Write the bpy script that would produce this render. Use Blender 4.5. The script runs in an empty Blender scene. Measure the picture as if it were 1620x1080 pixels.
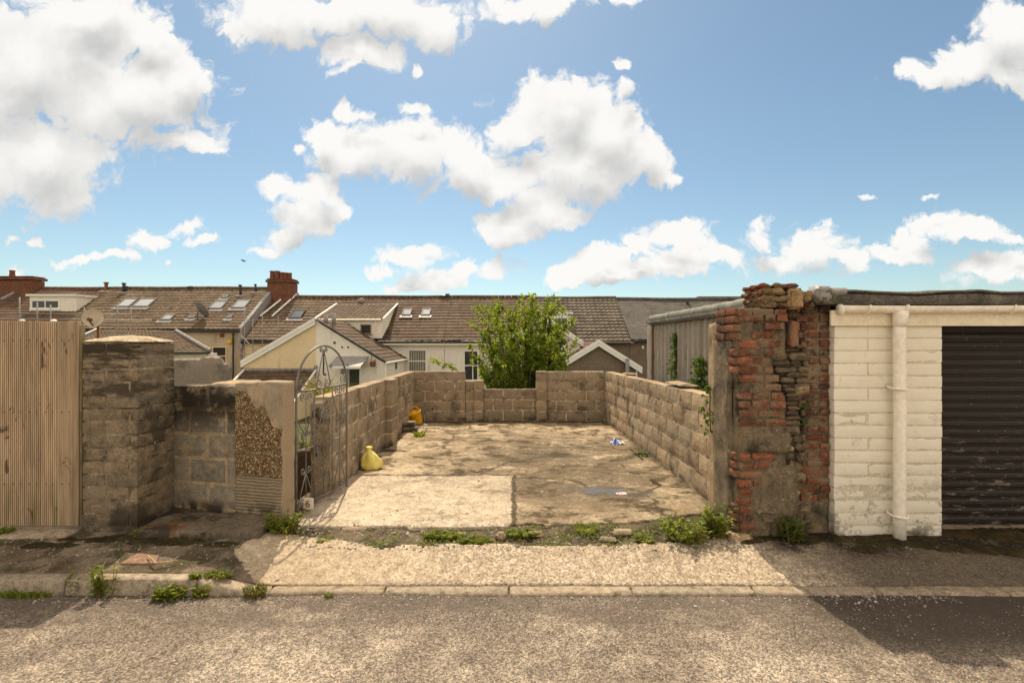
import bpy, math, random
from mathutils import Vector, Matrix, noise
R = random.Random(7)
C = bpy.context.scene.collection
F = 765.0           # focal length in photo pixels (17 mm lens)
CAMZ = 1.85
def at(px, py, Y):
    return Vector(((px-810)*Y/F, Y, CAMZ-(py-540)*Y/F))
def nz(x, y, z=0.0, s=1.0):
    return noise.noise(Vector((x*s, y*s, z*s)))
def lerp(a, b, t): return a+(b-a)*t
def interp(x, pts):
    if x <= pts[0][0]: return pts[0][1]
    for (a, va), (b, vb) in zip(pts, pts[1:]):
        if x <= b: return va+(vb-va)*(x-a)/(b-a)
    return pts[-1][1]

# ------------------------------------------------------------------ mesh builder
class MB:
    def __init__(s): s.v = []; s.f = []; s.t = []; s.m = []; s.M = None; s.smooth = False
    def add(s, vs, fs, tone=(1, 1, 1), mi=0):
        b = len(s.v)
        for i, p in enumerate(vs):
            p = Vector(p)
            if s.M is not None: p = s.M(p)
            s.v.append(p)
            s.t.append(tone[i] if isinstance(tone, list) else tone)
        for f in fs:
            s.f.append([b+i for i in f]); s.m.append(mi)
    def box(s, lo, hi, tone=(1, 1, 1), mi=0):
        x0, y0, z0 = lo; x1, y1, z1 = hi
        s.add([(x0,y0,z0),(x1,y0,z0),(x1,y1,z0),(x0,y1,z0),(x0,y0,z1),(x1,y0,z1),(x1,y1,z1),(x0,y1,z1)],
              [(3,2,1,0),(4,5,6,7),(0,1,5,4),(1,2,6,5),(2,3,7,6),(3,0,4,7)], tone, mi)
    def rb(s, lo, hi, res=.06, bev=.006, amp=.003, tone=(1, 1, 1), mi=0, freq=9, cap=12, taper=None):
        """a rough block: subdivided, chamfered, displaced by noise"""
        lo = Vector(lo); hi = Vector(hi); d = hi-lo
        n = [max(2, min(cap, round(d[k]/res))) for k in range(3)]
        idx = {}; vs = []; fs = []
        sd = R.uniform(0, 99)
        def V(i, j, k):
            key = (i, j, k)
            if key in idx: return idx[key]
            p = Vector((lo.x+d.x*i/n[0], lo.y+d.y*j/n[1], lo.z+d.z*k/n[2]))
            ext = [(-1 if a == 0 else (1 if a == m else 0)) for a, m in zip((i, j, k), n)]
            if sum(1 for e in ext if e) >= 2:
                for a in range(3): p[a] -= ext[a]*bev
            if amp: p += noise.noise_vector(p*freq+Vector((sd, sd*.7, -sd)))*amp
            if taper: p = taper(p)
            idx[key] = len(vs); vs.append(p); return idx[key]
        for i in range(n[0]):
            for j in range(n[1]):
                fs.append((V(i,j,0),V(i,j+1,0),V(i+1,j+1,0),V(i+1,j,0)))
                fs.append((V(i,j,n[2]),V(i+1,j,n[2]),V(i+1,j+1,n[2]),V(i,j+1,n[2])))
        for i in range(n[0]):
            for k in range(n[2]):
                fs.append((V(i,0,k),V(i+1,0,k),V(i+1,0,k+1),V(i,0,k+1)))
                fs.append((V(i,n[1],k),V(i,n[1],k+1),V(i+1,n[1],k+1),V(i+1,n[1],k)))
        for j in range(n[1]):
            for k in range(n[2]):
                fs.append((V(0,j,k),V(0,j,k+1),V(0,j+1,k+1),V(0,j+1,k)))
                fs.append((V(n[0],j,k),V(n[0],j+1,k),V(n[0],j+1,k+1),V(n[0],j,k+1)))
        s.add(vs, fs, tone, mi)
    def tube(s, pts, r, n=8, tone=(1, 1, 1), mi=0, cap=True):
        pts = [Vector(p) for p in pts]; vs = []; fs = []
        rr = r if isinstance(r, (list, tuple)) else [r]*len(pts)
        up = None
        for i, p in enumerate(pts):
            t = (pts[min(i+1, len(pts)-1)]-pts[max(i-1, 0)]).normalized()
            if up is None:
                up = Vector((0, 0, 1)) if abs(t.z) < .9 else Vector((1, 0, 0))
            up = (up-t*up.dot(t))
            if up.length < 1e-5: up = Vector((0, 1, 0))
            up.normalize(); sd = t.cross(up)
            for k in range(n):
                a = 2*math.pi*k/n
                vs.append(p+(up*math.cos(a)+sd*math.sin(a))*rr[i])
        for i in range(len(pts)-1):
            for k in range(n):
                a = i*n+k; b = i*n+(k+1) % n
                fs.append((a, a+n, b+n, b))
        if cap:
            fs.append(tuple(range(n))); fs.append(tuple(reversed(range((len(pts)-1)*n, len(pts)*n))))
        s.add(vs, fs, tone, mi)
    def lathe(s, prof, c, n=16, tone=(1, 1, 1), mi=0, wob=0):
        vs = []; fs = []
        for j, (r, z) in enumerate(prof):
            for k in range(n):
                a = 2*math.pi*k/n
                q = r*(1+wob*nz(math.cos(a)*2, math.sin(a)*2, z*9+c[0]))
                vs.append((c[0]+q*math.cos(a), c[1]+q*math.sin(a), c[2]+z))
        for j in range(len(prof)-1):
            for k in range(n):
                a = j*n+k; b = j*n+(k+1) % n
                fs.append((a, b, b+n, a+n))
        s.add(vs, fs, tone, mi)
    def sheet(s, xs, ys, zf, keep=None, skirt=.05, tone=(1, 1, 1), mi=0):
        W = len(xs); idx = {}; vs = []; fs = []
        def V(i, j):
            if (i, j) not in idx:
                x, y = xs[i], ys[j]
                idx[(i, j)] = len(vs); vs.append(Vector((x, y, zf(x, y))))
            return idx[(i, j)]
        kept = set()
        for i in range(W-1):
            for j in range(len(ys)-1):
                if keep is None or keep((xs[i]+xs[i+1])/2, (ys[j]+ys[j+1])/2):
                    kept.add((i, j)); fs.append((V(i,j), V(i+1,j), V(i+1,j+1), V(i,j+1)))
        if skirt:
            low = {}
            def L(a):
                if a not in low:
                    low[a] = len(vs); vs.append(vs[a]-Vector((0, 0, skirt)))
                return low[a]
            for (i, j) in list(kept):
                for nb, e in (((i-1,j),((i,j+1),(i,j))),((i+1,j),((i+1,j),(i+1,j+1))),((i,j-1),((i,j),(i+1,j))),((i,j+1),((i+1,j+1),(i,j+1)))):
                    if nb not in kept:
                        a, b = V(*e[0]), V(*e[1]); fs.append((b, a, L(a), L(b)))
        s.add(vs, fs, tone, mi)
    def build(s, name, mats, parent=None, smooth=None, origin=None):
        vs = s.v
        if not isinstance(mats, (list, tuple)): mats = [mats]
        if origin is None:
            xs = [p.x for p in vs]; ys = [p.y for p in vs]; zs = [p.z for p in vs]
            origin = Vector(((min(xs)+max(xs))/2, (min(ys)+max(ys))/2, min(zs)))
        origin = Vector(origin)
        me = bpy.data.meshes.new(name)
        me.from_pydata([p-origin for p in vs], [], s.f)
        for m in mats: me.materials.append(m)
        me.polygons.foreach_set('material_index', s.m)
        if smooth if smooth is not None else s.smooth:
            me.polygons.foreach_set('use_smooth', [True]*len(s.f))
        at_ = me.attributes.new('tone', 'FLOAT_COLOR', 'POINT')
        buf = []
        for t in s.t: buf += [t[0], t[1], t[2], 1.0]
        at_.data.foreach_set('color', buf)
        me.update()
        o = bpy.data.objects.new(name, me); C.objects.link(o)
        if parent is not None:
            o.parent = parent; o.location = origin-parent_world(parent)
        else: o.location = origin
        return o
def parent_world(p):
    w = Vector(p.location)
    while p.parent is not None:
        p = p.parent; w += Vector(p.location)
    return w
def tag(o, label=None, cat=None, group=None, kind=None):
    if label: o['label'] = label
    if cat: o['category'] = cat
    if group: o['group'] = group
    if kind: o['kind'] = kind
    return o
def thing(name, label, cat, loc=(0, 0, 0), group=None):
    o = bpy.data.objects.new(name, None); C.objects.link(o)
    o.location = loc; o.empty_display_size = .1
    return tag(o, label, cat, group)
def struct(name, mb, m, label, smooth=True):
    return tag(mb.build(name, m, smooth=smooth, origin=(0, 0, 0)), label, None, None, 'structure')
def tone(lo, hi, warm=0.0):
    k = R.uniform(lo, hi); w = R.uniform(-warm, warm)
    return (k*(1+w), k, k*(1-w))

# ------------------------------------------------------------------ node helpers
def mk(t, typ, ins=None, out=0, **props):
    nd = t.nodes.new(typ)
    for k, v in props.items(): setattr(nd, k, v)
    for k, v in (ins or {}).items():
        if isinstance(v, bpy.types.NodeSocket): t.links.new(v, nd.inputs[k])
        else:
            if nd.inputs[k].type == 'RGBA' and len(v) == 3: v = (*v, 1)
            nd.inputs[k].default_value = v
    return nd.outputs[out]
def math_(t, op, a, b=0.0, c=0.0, clamp=False):
    return mk(t, 'ShaderNodeMath', {0: a, 1: b, 2: c}, operation=op, use_clamp=clamp)
def vmath(t, op, a, b=(0, 0, 0)):
    return mk(t, 'ShaderNodeVectorMath', {0: a, 1: b}, operation=op)
def noise_(t, v, scale, detail=4, rough=.55, dist=0, out=0):
    return mk(t, 'ShaderNodeTexNoise', {'Vector': v, 'Scale': scale, 'Detail': detail, 'Roughness': rough, 'Distortion': dist}, out)
def ss(t, x, a, b, lo=0.0, hi=1.0):
    return mk(t, 'ShaderNodeMapRange', {0: x, 1: a, 2: b, 3: lo, 4: hi}, interpolation_type='SMOOTHSTEP')
def mix(t, f, a, b, mode='MIX'):
    return mk(t, 'ShaderNodeMix', {0: f, 6: a, 7: b}, 2, data_type='RGBA', blend_type=mode)
def mul(t, a, b): return math_(t, 'MULTIPLY', a, b)
def grey(t, x): return mk(t, 'ShaderNodeCombineColor', {0: x, 1: x, 2: x})
def scalev(t, v, k): return vmath(t, 'MULTIPLY', v, k)
def coords(t): return mk(t, 'ShaderNodeTexCoord', out=3)
def sep(t, v, i): return mk(t, 'ShaderNodeSeparateXYZ', {0: v}, i)
def mat(name, fn):
    m = bpy.data.materials.new(name); m.use_nodes = True; t = m.node_tree
    t.nodes.clear()
    r = fn(t)
    out = t.nodes.new('ShaderNodeOutputMaterial')
    if isinstance(r, bpy.types.NodeSocket): t.links.new(r, out.inputs[0]); return m
    b = t.nodes.new('ShaderNodeBsdfPrincipled')
    def put(k, v):
        if isinstance(v, bpy.types.NodeSocket): t.links.new(v, b.inputs[k])
        else: b.inputs[k].default_value = (*v, 1) if isinstance(v, tuple) and len(v) == 3 else v
    put('Base Color', r['c']); put('Roughness', r.get('r', .9)); put('Metallic', r.get('metal', 0.0))
    put('Specular IOR Level', r.get('spec', .25))
    if 'bump' in r:
        h = r['bump']
        put('Normal', mk(t, 'ShaderNodeBump', {'Strength': r.get('bs', .5), 'Distance': r.get('bd', .01), 'Height': h}))
    t.links.new(b.outputs[0], out.inputs[0]); return m
def rough_mat(name, a, b, sc=3, grain=70, gamp=.3, use_tone=False, stains=(), bs=.6, bd=.006, rough=.92, spec=.2, speck=None, extra=None, mid=.30, midsc=15):
    """a stone-like material: two base colours by noise, a fine grain, stains; stains = (colour, scale, lo, hi, amount[, zlo, zhi, stretch])"""
    if gamp <= .2 and mid == .30: mid = .08       # smooth finishes stay even
    def fn(t):
        co = coords(t)
        n1 = noise_(t, co, sc, 6, .6)
        col = mix(t, ss(t, n1, .32, .68), a, b)
        if use_tone:
            col = mix(t, 1.0, col, mk(t, 'ShaderNodeAttribute', attribute_name='tone'), 'MULTIPLY')
        n2 = noise_(t, co, grain, 4, .65)
        g = ss(t, n2, .25, .75, 1-gamp, 1+gamp)
        col = mix(t, 1.0, col, grey(t, g), 'MULTIPLY')
        n5 = noise_(t, co, midsc, 6, .78)
        col = mix(t, 1.0, col, grey(t, ss(t, n5, .30, .70, 1-mid, 1+mid)), 'MULTIPLY')
        n3 = noise_(t, co, grain*3.1, 2, .6)
        if speck:
            col = mix(t, mul(t, ss(t, n3, .62, .72), speck[1]), col, speck[0])
        for st in stains:
            c_, s_, lo, hi, amt = st[:5]
            v = co
            if len(st) > 7: v = scalev(t, co, st[7])
            m_ = ss(t, noise_(t, v, s_, 7, .65), lo, hi)
            if len(st) > 5 and st[5] is not None:
                m_ = mul(t, m_, ss(t, sep(t, co, 2), st[5], st[6]))
            col = mix(t, mul(t, m_, amt), col, c_)
        h = math_(t, 'ADD', mul(t, n2, .7), mul(t, n3, .3))
        h = math_(t, 'ADD', h, math_(t, 'ADD', mul(t, n1, 1.0), mul(t, n5, .8)))
        d = dict(c=col, r=rough, bump=h, bs=bs, bd=bd, spec=spec)
        if extra: d = extra(t, co, d)
        return d
    return mat(name, fn)
# ------------------------------------------------------------------ materials
DARK = (.030, .024, .017)
def asphalt_fn(t):
    co = coords(t)
    v = mk(t, 'ShaderNodeTexVoronoi', {'Vector': co, 'Scale': 92.0, 'Randomness': 1.0}, 1)
    d = mk(t, 'ShaderNodeTexVoronoi', {'Vector': co, 'Scale': 92.0}, 0)
    s = sep(t, v, 0)
    big = noise_(t, co, .9, 5, .6)
    med = noise_(t, co, 4.5, 5, .65)
    y = sep(t, co, 1)
    dust = ss(t, math_(t, 'ADD', mul(t, big, .9), math_(t, 'ADD', mul(t, med, .55), mul(t, y, -.16))), .16, .50)
    base = mix(t, dust, (.165, .135, .105), (.36, .305, .238))
    st = mix(t, ss(t, s, .0, 1.0), (.46, .45, .44), (1.55, 1.51, 1.45))
    col = mix(t, .85, base, st, 'MULTIPLY')
    fine = noise_(t, co, 120, 3, .7)
    col = mix(t, 1.0, col, grey(t, ss(t, fine, .3, .7, .55, 1.4)), 'MULTIPLY')
    col = mix(t, mul(t, ss(t, noise_(t, co, 85, 2, .6), .65, .70), .8), col, (.62, .56, .47))
    col = mix(t, mul(t, ss(t, noise_(t, co, 36, 4, .75), .57, .66), .8), col, (.07, .057, .047))
    col = mix(t, 1.0, col, grey(t, ss(t, noise_(t, co, 13, 6, .8), .3, .7, .80, 1.16)), 'MULTIPLY')
    # dark damp worn patches along the kerb
    oil = mul(t, ss(t, math_(t, 'ADD', mul(t, noise_(t, scalev(t, co, (.8, 1.7, 1)), 2.1, 6, .7), .8), ss(t, y, 2.9, 3.5, 0, .16)), .44, .58), ss(t, y, 2.75, 3.2))
    col = mix(t, mul(t, oil, .62), col, (.085, .066, .052))
    garage_shade = mul(t, ss(t, math_(t, 'ADD', sep(t, co, 0), mul(t, med, 1.2)), 2.1, 3.0), ss(t, math_(t, 'ADD', y, mul(t, med, .3)), 2.95, 3.2))  # the garage's cast shade on the lane, deepened in the colour
    col = mix(t, mul(t, garage_shade, .8), col, (.055, .042, .032))
    h = math_(t, 'ADD', mul(t, math_(t, 'SUBTRACT', 1.0, d), .8), mul(t, fine, .4))
    h = math_(t, 'ADD', h, mul(t, med, 1.2))
    return dict(c=col, r=.86, bump=h, bs=.75, bd=.008, spec=.25)
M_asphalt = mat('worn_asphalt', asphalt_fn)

def slab_fn(t):
    co = coords(t)
    n1 = noise_(t, co, 1.1, 7, .62); n2 = noise_(t, co, 55, 4, .65); n4 = noise_(t, co, 6, 6, .65)
    x = sep(t, co, 0); y = sep(t, co, 1)
    col = mix(t, ss(t, n1, .36, .62), (.48, .385, .255), (.28, .21, .13))
    # the paler newer front left bay, and a damp darker middle
    wx = math_(t, 'ADD', x, mul(t, math_(t, 'SUBTRACT', n4, .5), .12))
    wy = math_(t, 'ADD', y, mul(t, math_(t, 'SUBTRACT', n4, .5), .18))
    bay = mul(t, ss(t, wx, .05, -.02), ss(t, wy, 6.3, 6.22))
    col = mix(t, mul(t, bay, .65), col, mix(t, n4, (.43, .36, .265), (.60, .51, .39)))
    nb = math_(t, 'SUBTRACT', 1.0, mul(t, bay, .62))
    col = mix(t, 1.0, col, grey(t, ss(t, noise_(t, co, 11, 6, .8), .3, .7, .72, 1.25)), 'MULTIPLY')
    gm = mk(t, 'ShaderNodeVectorMath', {0: vmath(t, 'MULTIPLY', vmath(t, 'SUBTRACT', co, (.75, 7.0, 0)), (.62, .42, 0))}, 1, operation='LENGTH')
    damp = mul(t, mul(t, ss(t, gm, 1.5, .45), ss(t, noise_(t, scalev(t, co, (1, 1.4, 1)), 2.1, 9, .74), .36, .51)), nb)
    col = mix(t, mul(t, damp, .85), col, (.11, .083, .05))
    moss = mul(t, mul(t, ss(t, noise_(t, scalev(t, co, (1, 1.5, 1)), 1.9, 9, .74), .49, .57), ss(t, n4, .36, .54)), nb)
    col = mix(t, mul(t, moss, .92), col, (.055, .037, .016))
    # damp rim of algae along the walls
    rim = math_(t, 'MAXIMUM', ss(t, math_(t, 'ADD', y, mul(t, n4, .5)), 10.75, 11.1), ss(t, math_(t, 'ADD', math_(t, 'ABSOLUTE', x), mul(t, n4, .35)), 2.18, 2.3))
    col = mix(t, mul(t, rim, .85), col, (.06, .045, .022))
    # cracks
    wv = vmath(t, 'ADD', co, scalev(t, mk(t, 'ShaderNodeTexNoise', {'Vector': co, 'Scale': 2.6, 'Detail': 5.0}, 1), (.8, .8, 0)))
    cr = mk(t, 'ShaderNodeTexVoronoi', {'Vector': wv, 'Scale': .44}, 0, feature='DISTANCE_TO_EDGE')
    crack = mul(t, ss(t, cr, .022, .004), mul(t, ss(t, noise_(t, co, 3.1, 4, .7), .42, .55), nb))
    jx = mul(t, ss(t, math_(t, 'ABSOLUTE', math_(t, 'ADD', wx, -.02)), .035, .012), ss(t, wy, 6.3, 6.2))
    jy = mul(t, ss(t, math_(t, 'ABSOLUTE', math_(t, 'SUBTRACT', wy, 6.26)), .05, .018), mul(t, ss(t, x, .05, 0), ss(t, n4, .36, .5)))
    crack = math_(t, 'MAXIMUM', crack, math_(t, 'MAXIMUM', jx, jy))
    col = mix(t, mul(t, crack, .9), col, (.045, .035, .018))
    g = ss(t, n2, .25, .75, .58, 1.36)
    col = mix(t, 1.0, col, grey(t, g), 'MULTIPLY')
    n6 = noise_(t, co, 17, 6, .75)
    col = mix(t, mul(t, mul(t, ss(t, n6, .52, .60), nb), .55), col, (.13, .095, .055))
    # scattered grit, dark pits and pale specks
    g2 = noise_(t, co, 90, 3, .65)
    col = mix(t, mul(t, ss(t, g2, .66, .74), .55), col, (.62, .56, .46))
    col = mix(t, mul(t, ss(t, noise_(t, co, 38, 3, .7), .63, .72), .7), col, (.07, .052, .03))
    # standing water left by rain
    wet = None; halo = None
    for (cx, cy, sx, sy) in ((1.02, 5.62, 2.3, 4.2), (.72, 7.5, 3.4, 4.4), (1.42, 5.42, 4.5, 6)):
        l = mk(t, 'ShaderNodeVectorMath', {0: vmath(t, 'MULTIPLY', vmath(t, 'SUBTRACT', co, (cx, cy, 0)), (sx, sy, 0))}, 1, operation='LENGTH')
        l = math_(t, 'ADD', l, mul(t, math_(t, 'SUBTRACT', n4, .5), 2.6))
        hal = ss(t, l, 1.7, .5); halo = hal if halo is None else math_(t, 'MAXIMUM', halo, hal)
        w = ss(t, l, .72, .42)
        wet = w if wet is None else math_(t, 'MAXIMUM', wet, w)
    col = mix(t, mul(t, halo, .62), col, (.10, .08, .055))
    wet = mul(t, wet, ss(t, n1, .25, .40))
    col = mix(t, mul(t, wet, .80), col, (.075, .062, .045))
    h = math_(t, 'ADD', mul(t, n2, .5), mul(t, n4, 1.6))
    h = math_(t, 'ADD', mul(t, g2, .3), h)
    h = math_(t, 'SUBTRACT', h, mul(t, crack, 1.6))
    h = mul(t, h, ss(t, wet, 0, .6, 1.0, .05))
    return dict(c=col, r=ss(t, wet, .2, .9, .9, .10), bump=h, bs=.7, bd=.012, spec=ss(t, wet, .2, .9, .2, .32))
M_slab = mat('yard_concrete', slab_fn)

def apron_fn(t):
    co = coords(t)
    n1 = noise_(t, co, 1.7, 6, .6); n2 = noise_(t, co, 60, 4, .6)
    x = sep(t, co, 0); y = sep(t, co, 1)
    v = mk(t, 'ShaderNodeTexVoronoi', {'Vector': co, 'Scale': 62.0}, 0)
    vc = sep(t, mk(t, 'ShaderNodeTexVoronoi', {'Vector': co, 'Scale': 62.0}, 1), 1)
    col = mix(t, ss(t, n1, .35, .65), (.47, .38, .265), (.36, .28, .185))
    pebble = ss(t, math_(t, 'ADD', x, mul(t, n1, 1.6)), -.9, .6)
    col = mix(t, mul(t, pebble, .75), col, mix(t, vc, (.20, .152, .10), (.56, .47, .35)))
    col = mix(t, 1.0, col, grey(t, ss(t, noise_(t, co, 14, 6, .8), .3, .7, .70, 1.28)), 'MULTIPLY')
    col = mix(t, mul(t, mul(t, ss(t, noise_(t, co, 46, 4, .7), .58, .68), pebble), .6), col, (.10, .075, .05))
    dirt = mul(t, ss(t, noise_(t, co, 7, 8, .75), .50, .60), mul(t, ss(t, y, 3.8, 4.05), ss(t, x, .2, 1.3)))
    col = mix(t, mul(t, dirt, .75), col, (.10, .075, .05))
    dark = ss(t, math_(t, 'ADD', x, mul(t, noise_(t, co, 2, 5), .9)), 2.55, 3.3)  # forecourt colour darkened where the garage shades it
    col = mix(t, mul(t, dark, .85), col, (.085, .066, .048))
    moss = mul(t, ss(t, noise_(t, co, 2.6, 8, .7), .40, .55), mul(t, ss(t, x, 2.0, 2.35), ss(t, math_(t, 'ADD', y, mul(t, n1, .5)), 4.12, 4.32)))
    col = mix(t, mul(t, moss, .92), col, (.018, .013, .006))
    col = mix(t, 1.0, col, grey(t, ss(t, n2, .25, .75, .68, 1.28)), 'MULTIPLY')
    h = math_(t, 'ADD', mul(t, math_(t, 'SUBTRACT', 1.0, v), mul(t, pebble, .8)), mul(t, n2, .5))
    h = math_(t, 'ADD', h, mul(t, noise_(t, co, 9, 5), 1.4))
    return dict(c=col, r=.92, bump=h, bs=.8, bd=.010, spec=.2)
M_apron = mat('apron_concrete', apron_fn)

M_pave = rough_mat('old_footway', (.135, .104, .072), (.205, .16, .11), 1.6, 85, .42, bs=.8, bd=.008,
    stains=((.4*Vector((.20,.15,.09)), 2.4, .46, .58, .75), ((.05,.042,.018), 3.1, .47, .57, .85), ((.16,.075,.03), 4.2, .58, .66, .6)), speck=((.5,.45,.36), .5))
M_step = rough_mat('step_concrete', (.11, .088, .06), (.17, .135, .095), 4, 80, .3, stains=((DARK, 3.2, .50, .62, .85), ((.17,.07,.022), 5, .54, .64, .8)), bs=.7)
M_kerb = rough_mat('kerb_concrete', (.27, .215, .15), (.345, .28, .20), 5, 110, .4, use_tone=True, stains=((DARK, 5, .52, .66, .6), ((.10,.075,.04), 14, .56, .66, .6)), bs=.6, speck=((.55,.5,.42), .5))
M_dirt = rough_mat('gritty_soil', (.082, .06, .037), (.155, .12, .078), 2.6, 90, .5, stains=(((.045,.036,.016), 3.3, .44, .56, .9), ((.07,.085,.02), 6, .54, .62, .8)), bs=.9, bd=.012, speck=((.42,.37,.29), .75))
M_ground = rough_mat('rough_grass_ground', (.05, .07, .02), (.10, .085, .045), 1.2, 30, .4, bs=.8, bd=.02)
M_stonelump = rough_mat('stone_lump', (.27, .225, .16), (.38, .32, .235), 7, 60, .3, use_tone=True, bs=.6)

# concrete blocks
M_block = rough_mat('concrete_block', (.285, .215, .137), (.35, .27, .178), 2.4, 95, .30, use_tone=True, mid=.2, bs=.75, bd=.006,
    stains=(((.075,.056,.034), 2.1, .50, .66, .75), ((.44,.37,.27), 4.2, .57, .68, .65, None, None, (.7, .7, 1.8)), (DARK, 3.4, .46, .60, .8, .16, .02)), speck=((.45,.40,.32), .35))
M_blocklit = rough_mat('concrete_block_sunny', (.33, .265, .185), (.40, .33, .235), 2.0, 95, .28, use_tone=True, bs=.7, bd=.006,
    stains=(((.13,.095,.06), 2.3, .54, .68, .6), (DARK, 3.4, .46, .60, .8, .16, .02)), speck=((.5,.45,.36), .35))
M_mortar = rough_mat('pale_mortar', (.60, .50, .36), (.40, .32, .22), 6, 110, .3, bs=.7, stains=(((.10,.078,.05), 4, .47, .60, .8),))
M_pillar = rough_mat('pillar_block', (.185, .142, .092), (.24, .188, .125), 2.6, 95, .35, use_tone=True, bs=.8, bd=.006,
    stains=(((.028,.022,.014), 4.4, .44, .58, .93, .95, 1.4, (.45, .45, 2.2)), ((.05,.04,.025), 2.7, .48, .60, .8), ((.36,.30,.21), 5, .62, .70, .4, None, None, (.5, .5, 3)), (DARK, 3.4, .42, .58, .8, .22, .02)), speck=((.5,.45,.35), .4))
M_pmortar = rough_mat('pillar_mortar', (.17, .135, .09), (.30, .245, .17), 4, 110, .3, bs=.7, stains=((DARK, 3, .44, .56, .8), ((.50,.44,.34), 9, .60, .66, .7)))
M_cap = rough_mat('mortar_cap', (.48, .40, .28), (.36, .29, .19), 5, 60, .3, bs=.6, stains=(((.16,.10,.04), 6, .56, .66, .5),))
M_lowblock = rough_mat('stained_block', (.185, .16, .122), (.245, .21, .158), 3.2, 80, .3, use_tone=True, bs=.75,
    stains=(((.022,.017,.010), 2.6, .36, .54, .96, .58, .98), ((.33,.255,.155), 4.4, .52, .64, .8), ((.15,.09,.04), 6, .56, .66, .5), (DARK, 3, .44, .58, .9, .12, .0)), speck=((.5,.44,.33), .4))
def pebble_fn(t):
    co = coords(t)                       # local: x along the face (0 at its left end), z up
    x = sep(t, co, 0); z = sep(t, co, 2)
    n = noise_(t, co, 9, 5, .6); n2 = noise_(t, co, 90, 4, .6)
    wob = mul(t, math_(t, 'SUBTRACT', n, .5), .22)
    vd = mk(t, 'ShaderNodeTexVoronoi', {'Vector': co, 'Scale': 88.0}, 0)
    vc = mk(t, 'ShaderNodeTexVoronoi', {'Vector': co, 'Scale': 88.0}, 1)
    k = sep(t, vc, 0)
    peb = mix(t, ss(t, k, .1, .55), (.10, .06, .03), (.25, .16, .075))
    peb = mix(t, ss(t, k, .72, .95), peb, (.60, .47, .28))
    peb = mix(t, ss(t, vd, .5, .85), peb, (.07, .045, .02))
    base = mix(t, ss(t, n, .35, .65), (.24, .195, .135), (.33, .27, .19))
    base = mix(t, mul(t, ss(t, noise_(t, co, 5, 5), .52, .62), .6), base, (.45, .33, .20))
    # outline of what is left of the pebble dash
    xw = math_(t, 'ADD', x, mul(t, wob, .5))
    lim = math_(t, 'ADD', math_(t, 'ADD', .80, mul(t, wob, .45)), math_(t, 'ADD', ss(t, xw, .43, .31, 0, .20), ss(t, xw, .22, .12, 0, .14)))
    m_ = mul(t, ss(t, math_(t, 'SUBTRACT', lim, z), -.004, .004), ss(t, math_(t, 'ADD', z, mul(t, wob, .12)), .332, .340))
    m_ = mul(t, m_, ss(t, math_(t, 'ADD', x, mul(t, wob, .25)), .502, .494))
    col = mix(t, m_, base, peb)
    # combed scratch coat below
    sc = mul(t, ss(t, z, .335, .328), ss(t, x, .505, .495))
    wav = mk(t, 'ShaderNodeTexWave', {'Vector': vmath(t, 'ADD', co, scalev(t, mk(t, 'ShaderNodeTexNoise', {'Vector': co, 'Scale': 4.0}, 1), (0, 0, .035))), 'Scale': 10.5, 'Distortion': 3.0, 'Detail': 3.0}, 1, bands_direction='Z')
    col = mix(t, mul(t, sc, .75), col, mix(t, ss(t, math_(t, 'ADD', wav, math_(t, 'SUBTRACT', n, .5)), .1, .5), (.13, .095, .058), (.29, .225, .145)))
    # smooth pinkish margin down the right edge
    mar = ss(t, math_(t, 'ADD', x, mul(t, wob, .12)), .505, .512)
    col = mix(t, mul(t, mar, .85), col, mix(t, n, (.40, .30, .19), (.31, .235, .15)))
    col = mix(t, mul(t, ss(t, noise_(t, co, 4, 6), .50, .62), mul(t, ss(t, z, .16, .0), .85)), col, (.05, .042, .02))
    col = mix(t, 1.0, col, grey(t, ss(t, n2, .25, .75, .75, 1.22)), 'MULTIPLY')
    h = math_(t, 'ADD', mul(t, mul(t, m_, math_(t, 'SUBTRACT', 1.2, vd)), 1.5), mul(t, n2, .4))
    h = math_(t, 'ADD', h, math_(t, 'ADD', mul(t, m_, .8), mul(t, mul(t, sc, wav), .6)))
    return dict(c=col, r=.85, bump=h, bs=.9, bd=.010, spec=.3)
M_pebble = mat('pebble_dash', pebble_fn)
M_lowmortar = rough_mat('stained_mortar', (.37, .285, .175), (.29, .225, .14), 5, 90, .3, bs=.7, stains=(((.022,.017,.010), 2.6, .40, .58, .92, .58, .98), ((.15,.09,.04), 6, .56, .66, .5), (DARK, 3, .44, .58, .9, .12, .0)))
M_render_end = rough_mat('plaster_end', (.25, .20, .14), (.34, .26, .17), 5, 70, .3, bs=.8, bd=.012, stains=((DARK, 4, .50, .60, .8), ((.17,.11,.05), 6, .5, .6, .6)))

M_brick = rough_mat('old_brick', (.235, .094, .052), (.16, .062, .036), 9, 90, .35, use_tone=True, bs=.8, bd=.006,
    stains=(((.035,.025,.018), 6, .55, .66, .7), ((.50,.40,.30), 12, .65, .71, .7), ((.20,.155,.10), 7, .46, .58, .75)))
M_slate = rough_mat('rubble_stone', (.165, .128, .085), (.24, .185, .12), 9, 70, .35, use_tone=True, bs=.9, bd=.012,
    stains=(((.05,.042,.03), 8, .5, .62, .7, None, None, (.6, .6, 3)), ((.32,.19,.07), 7, .6, .68, .7)))
M_bmortar = rough_mat('brown_mortar', (.215, .165, .105), (.135, .108, .072), 5, 75, .4, bs=1.0, bd=.014,
    stains=((DARK, 2.6, .52, .64, .8), ((.46,.40,.31), 13, .65, .70, .8), ((.26,.19,.11), 4, .55, .65, .6)))

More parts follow.
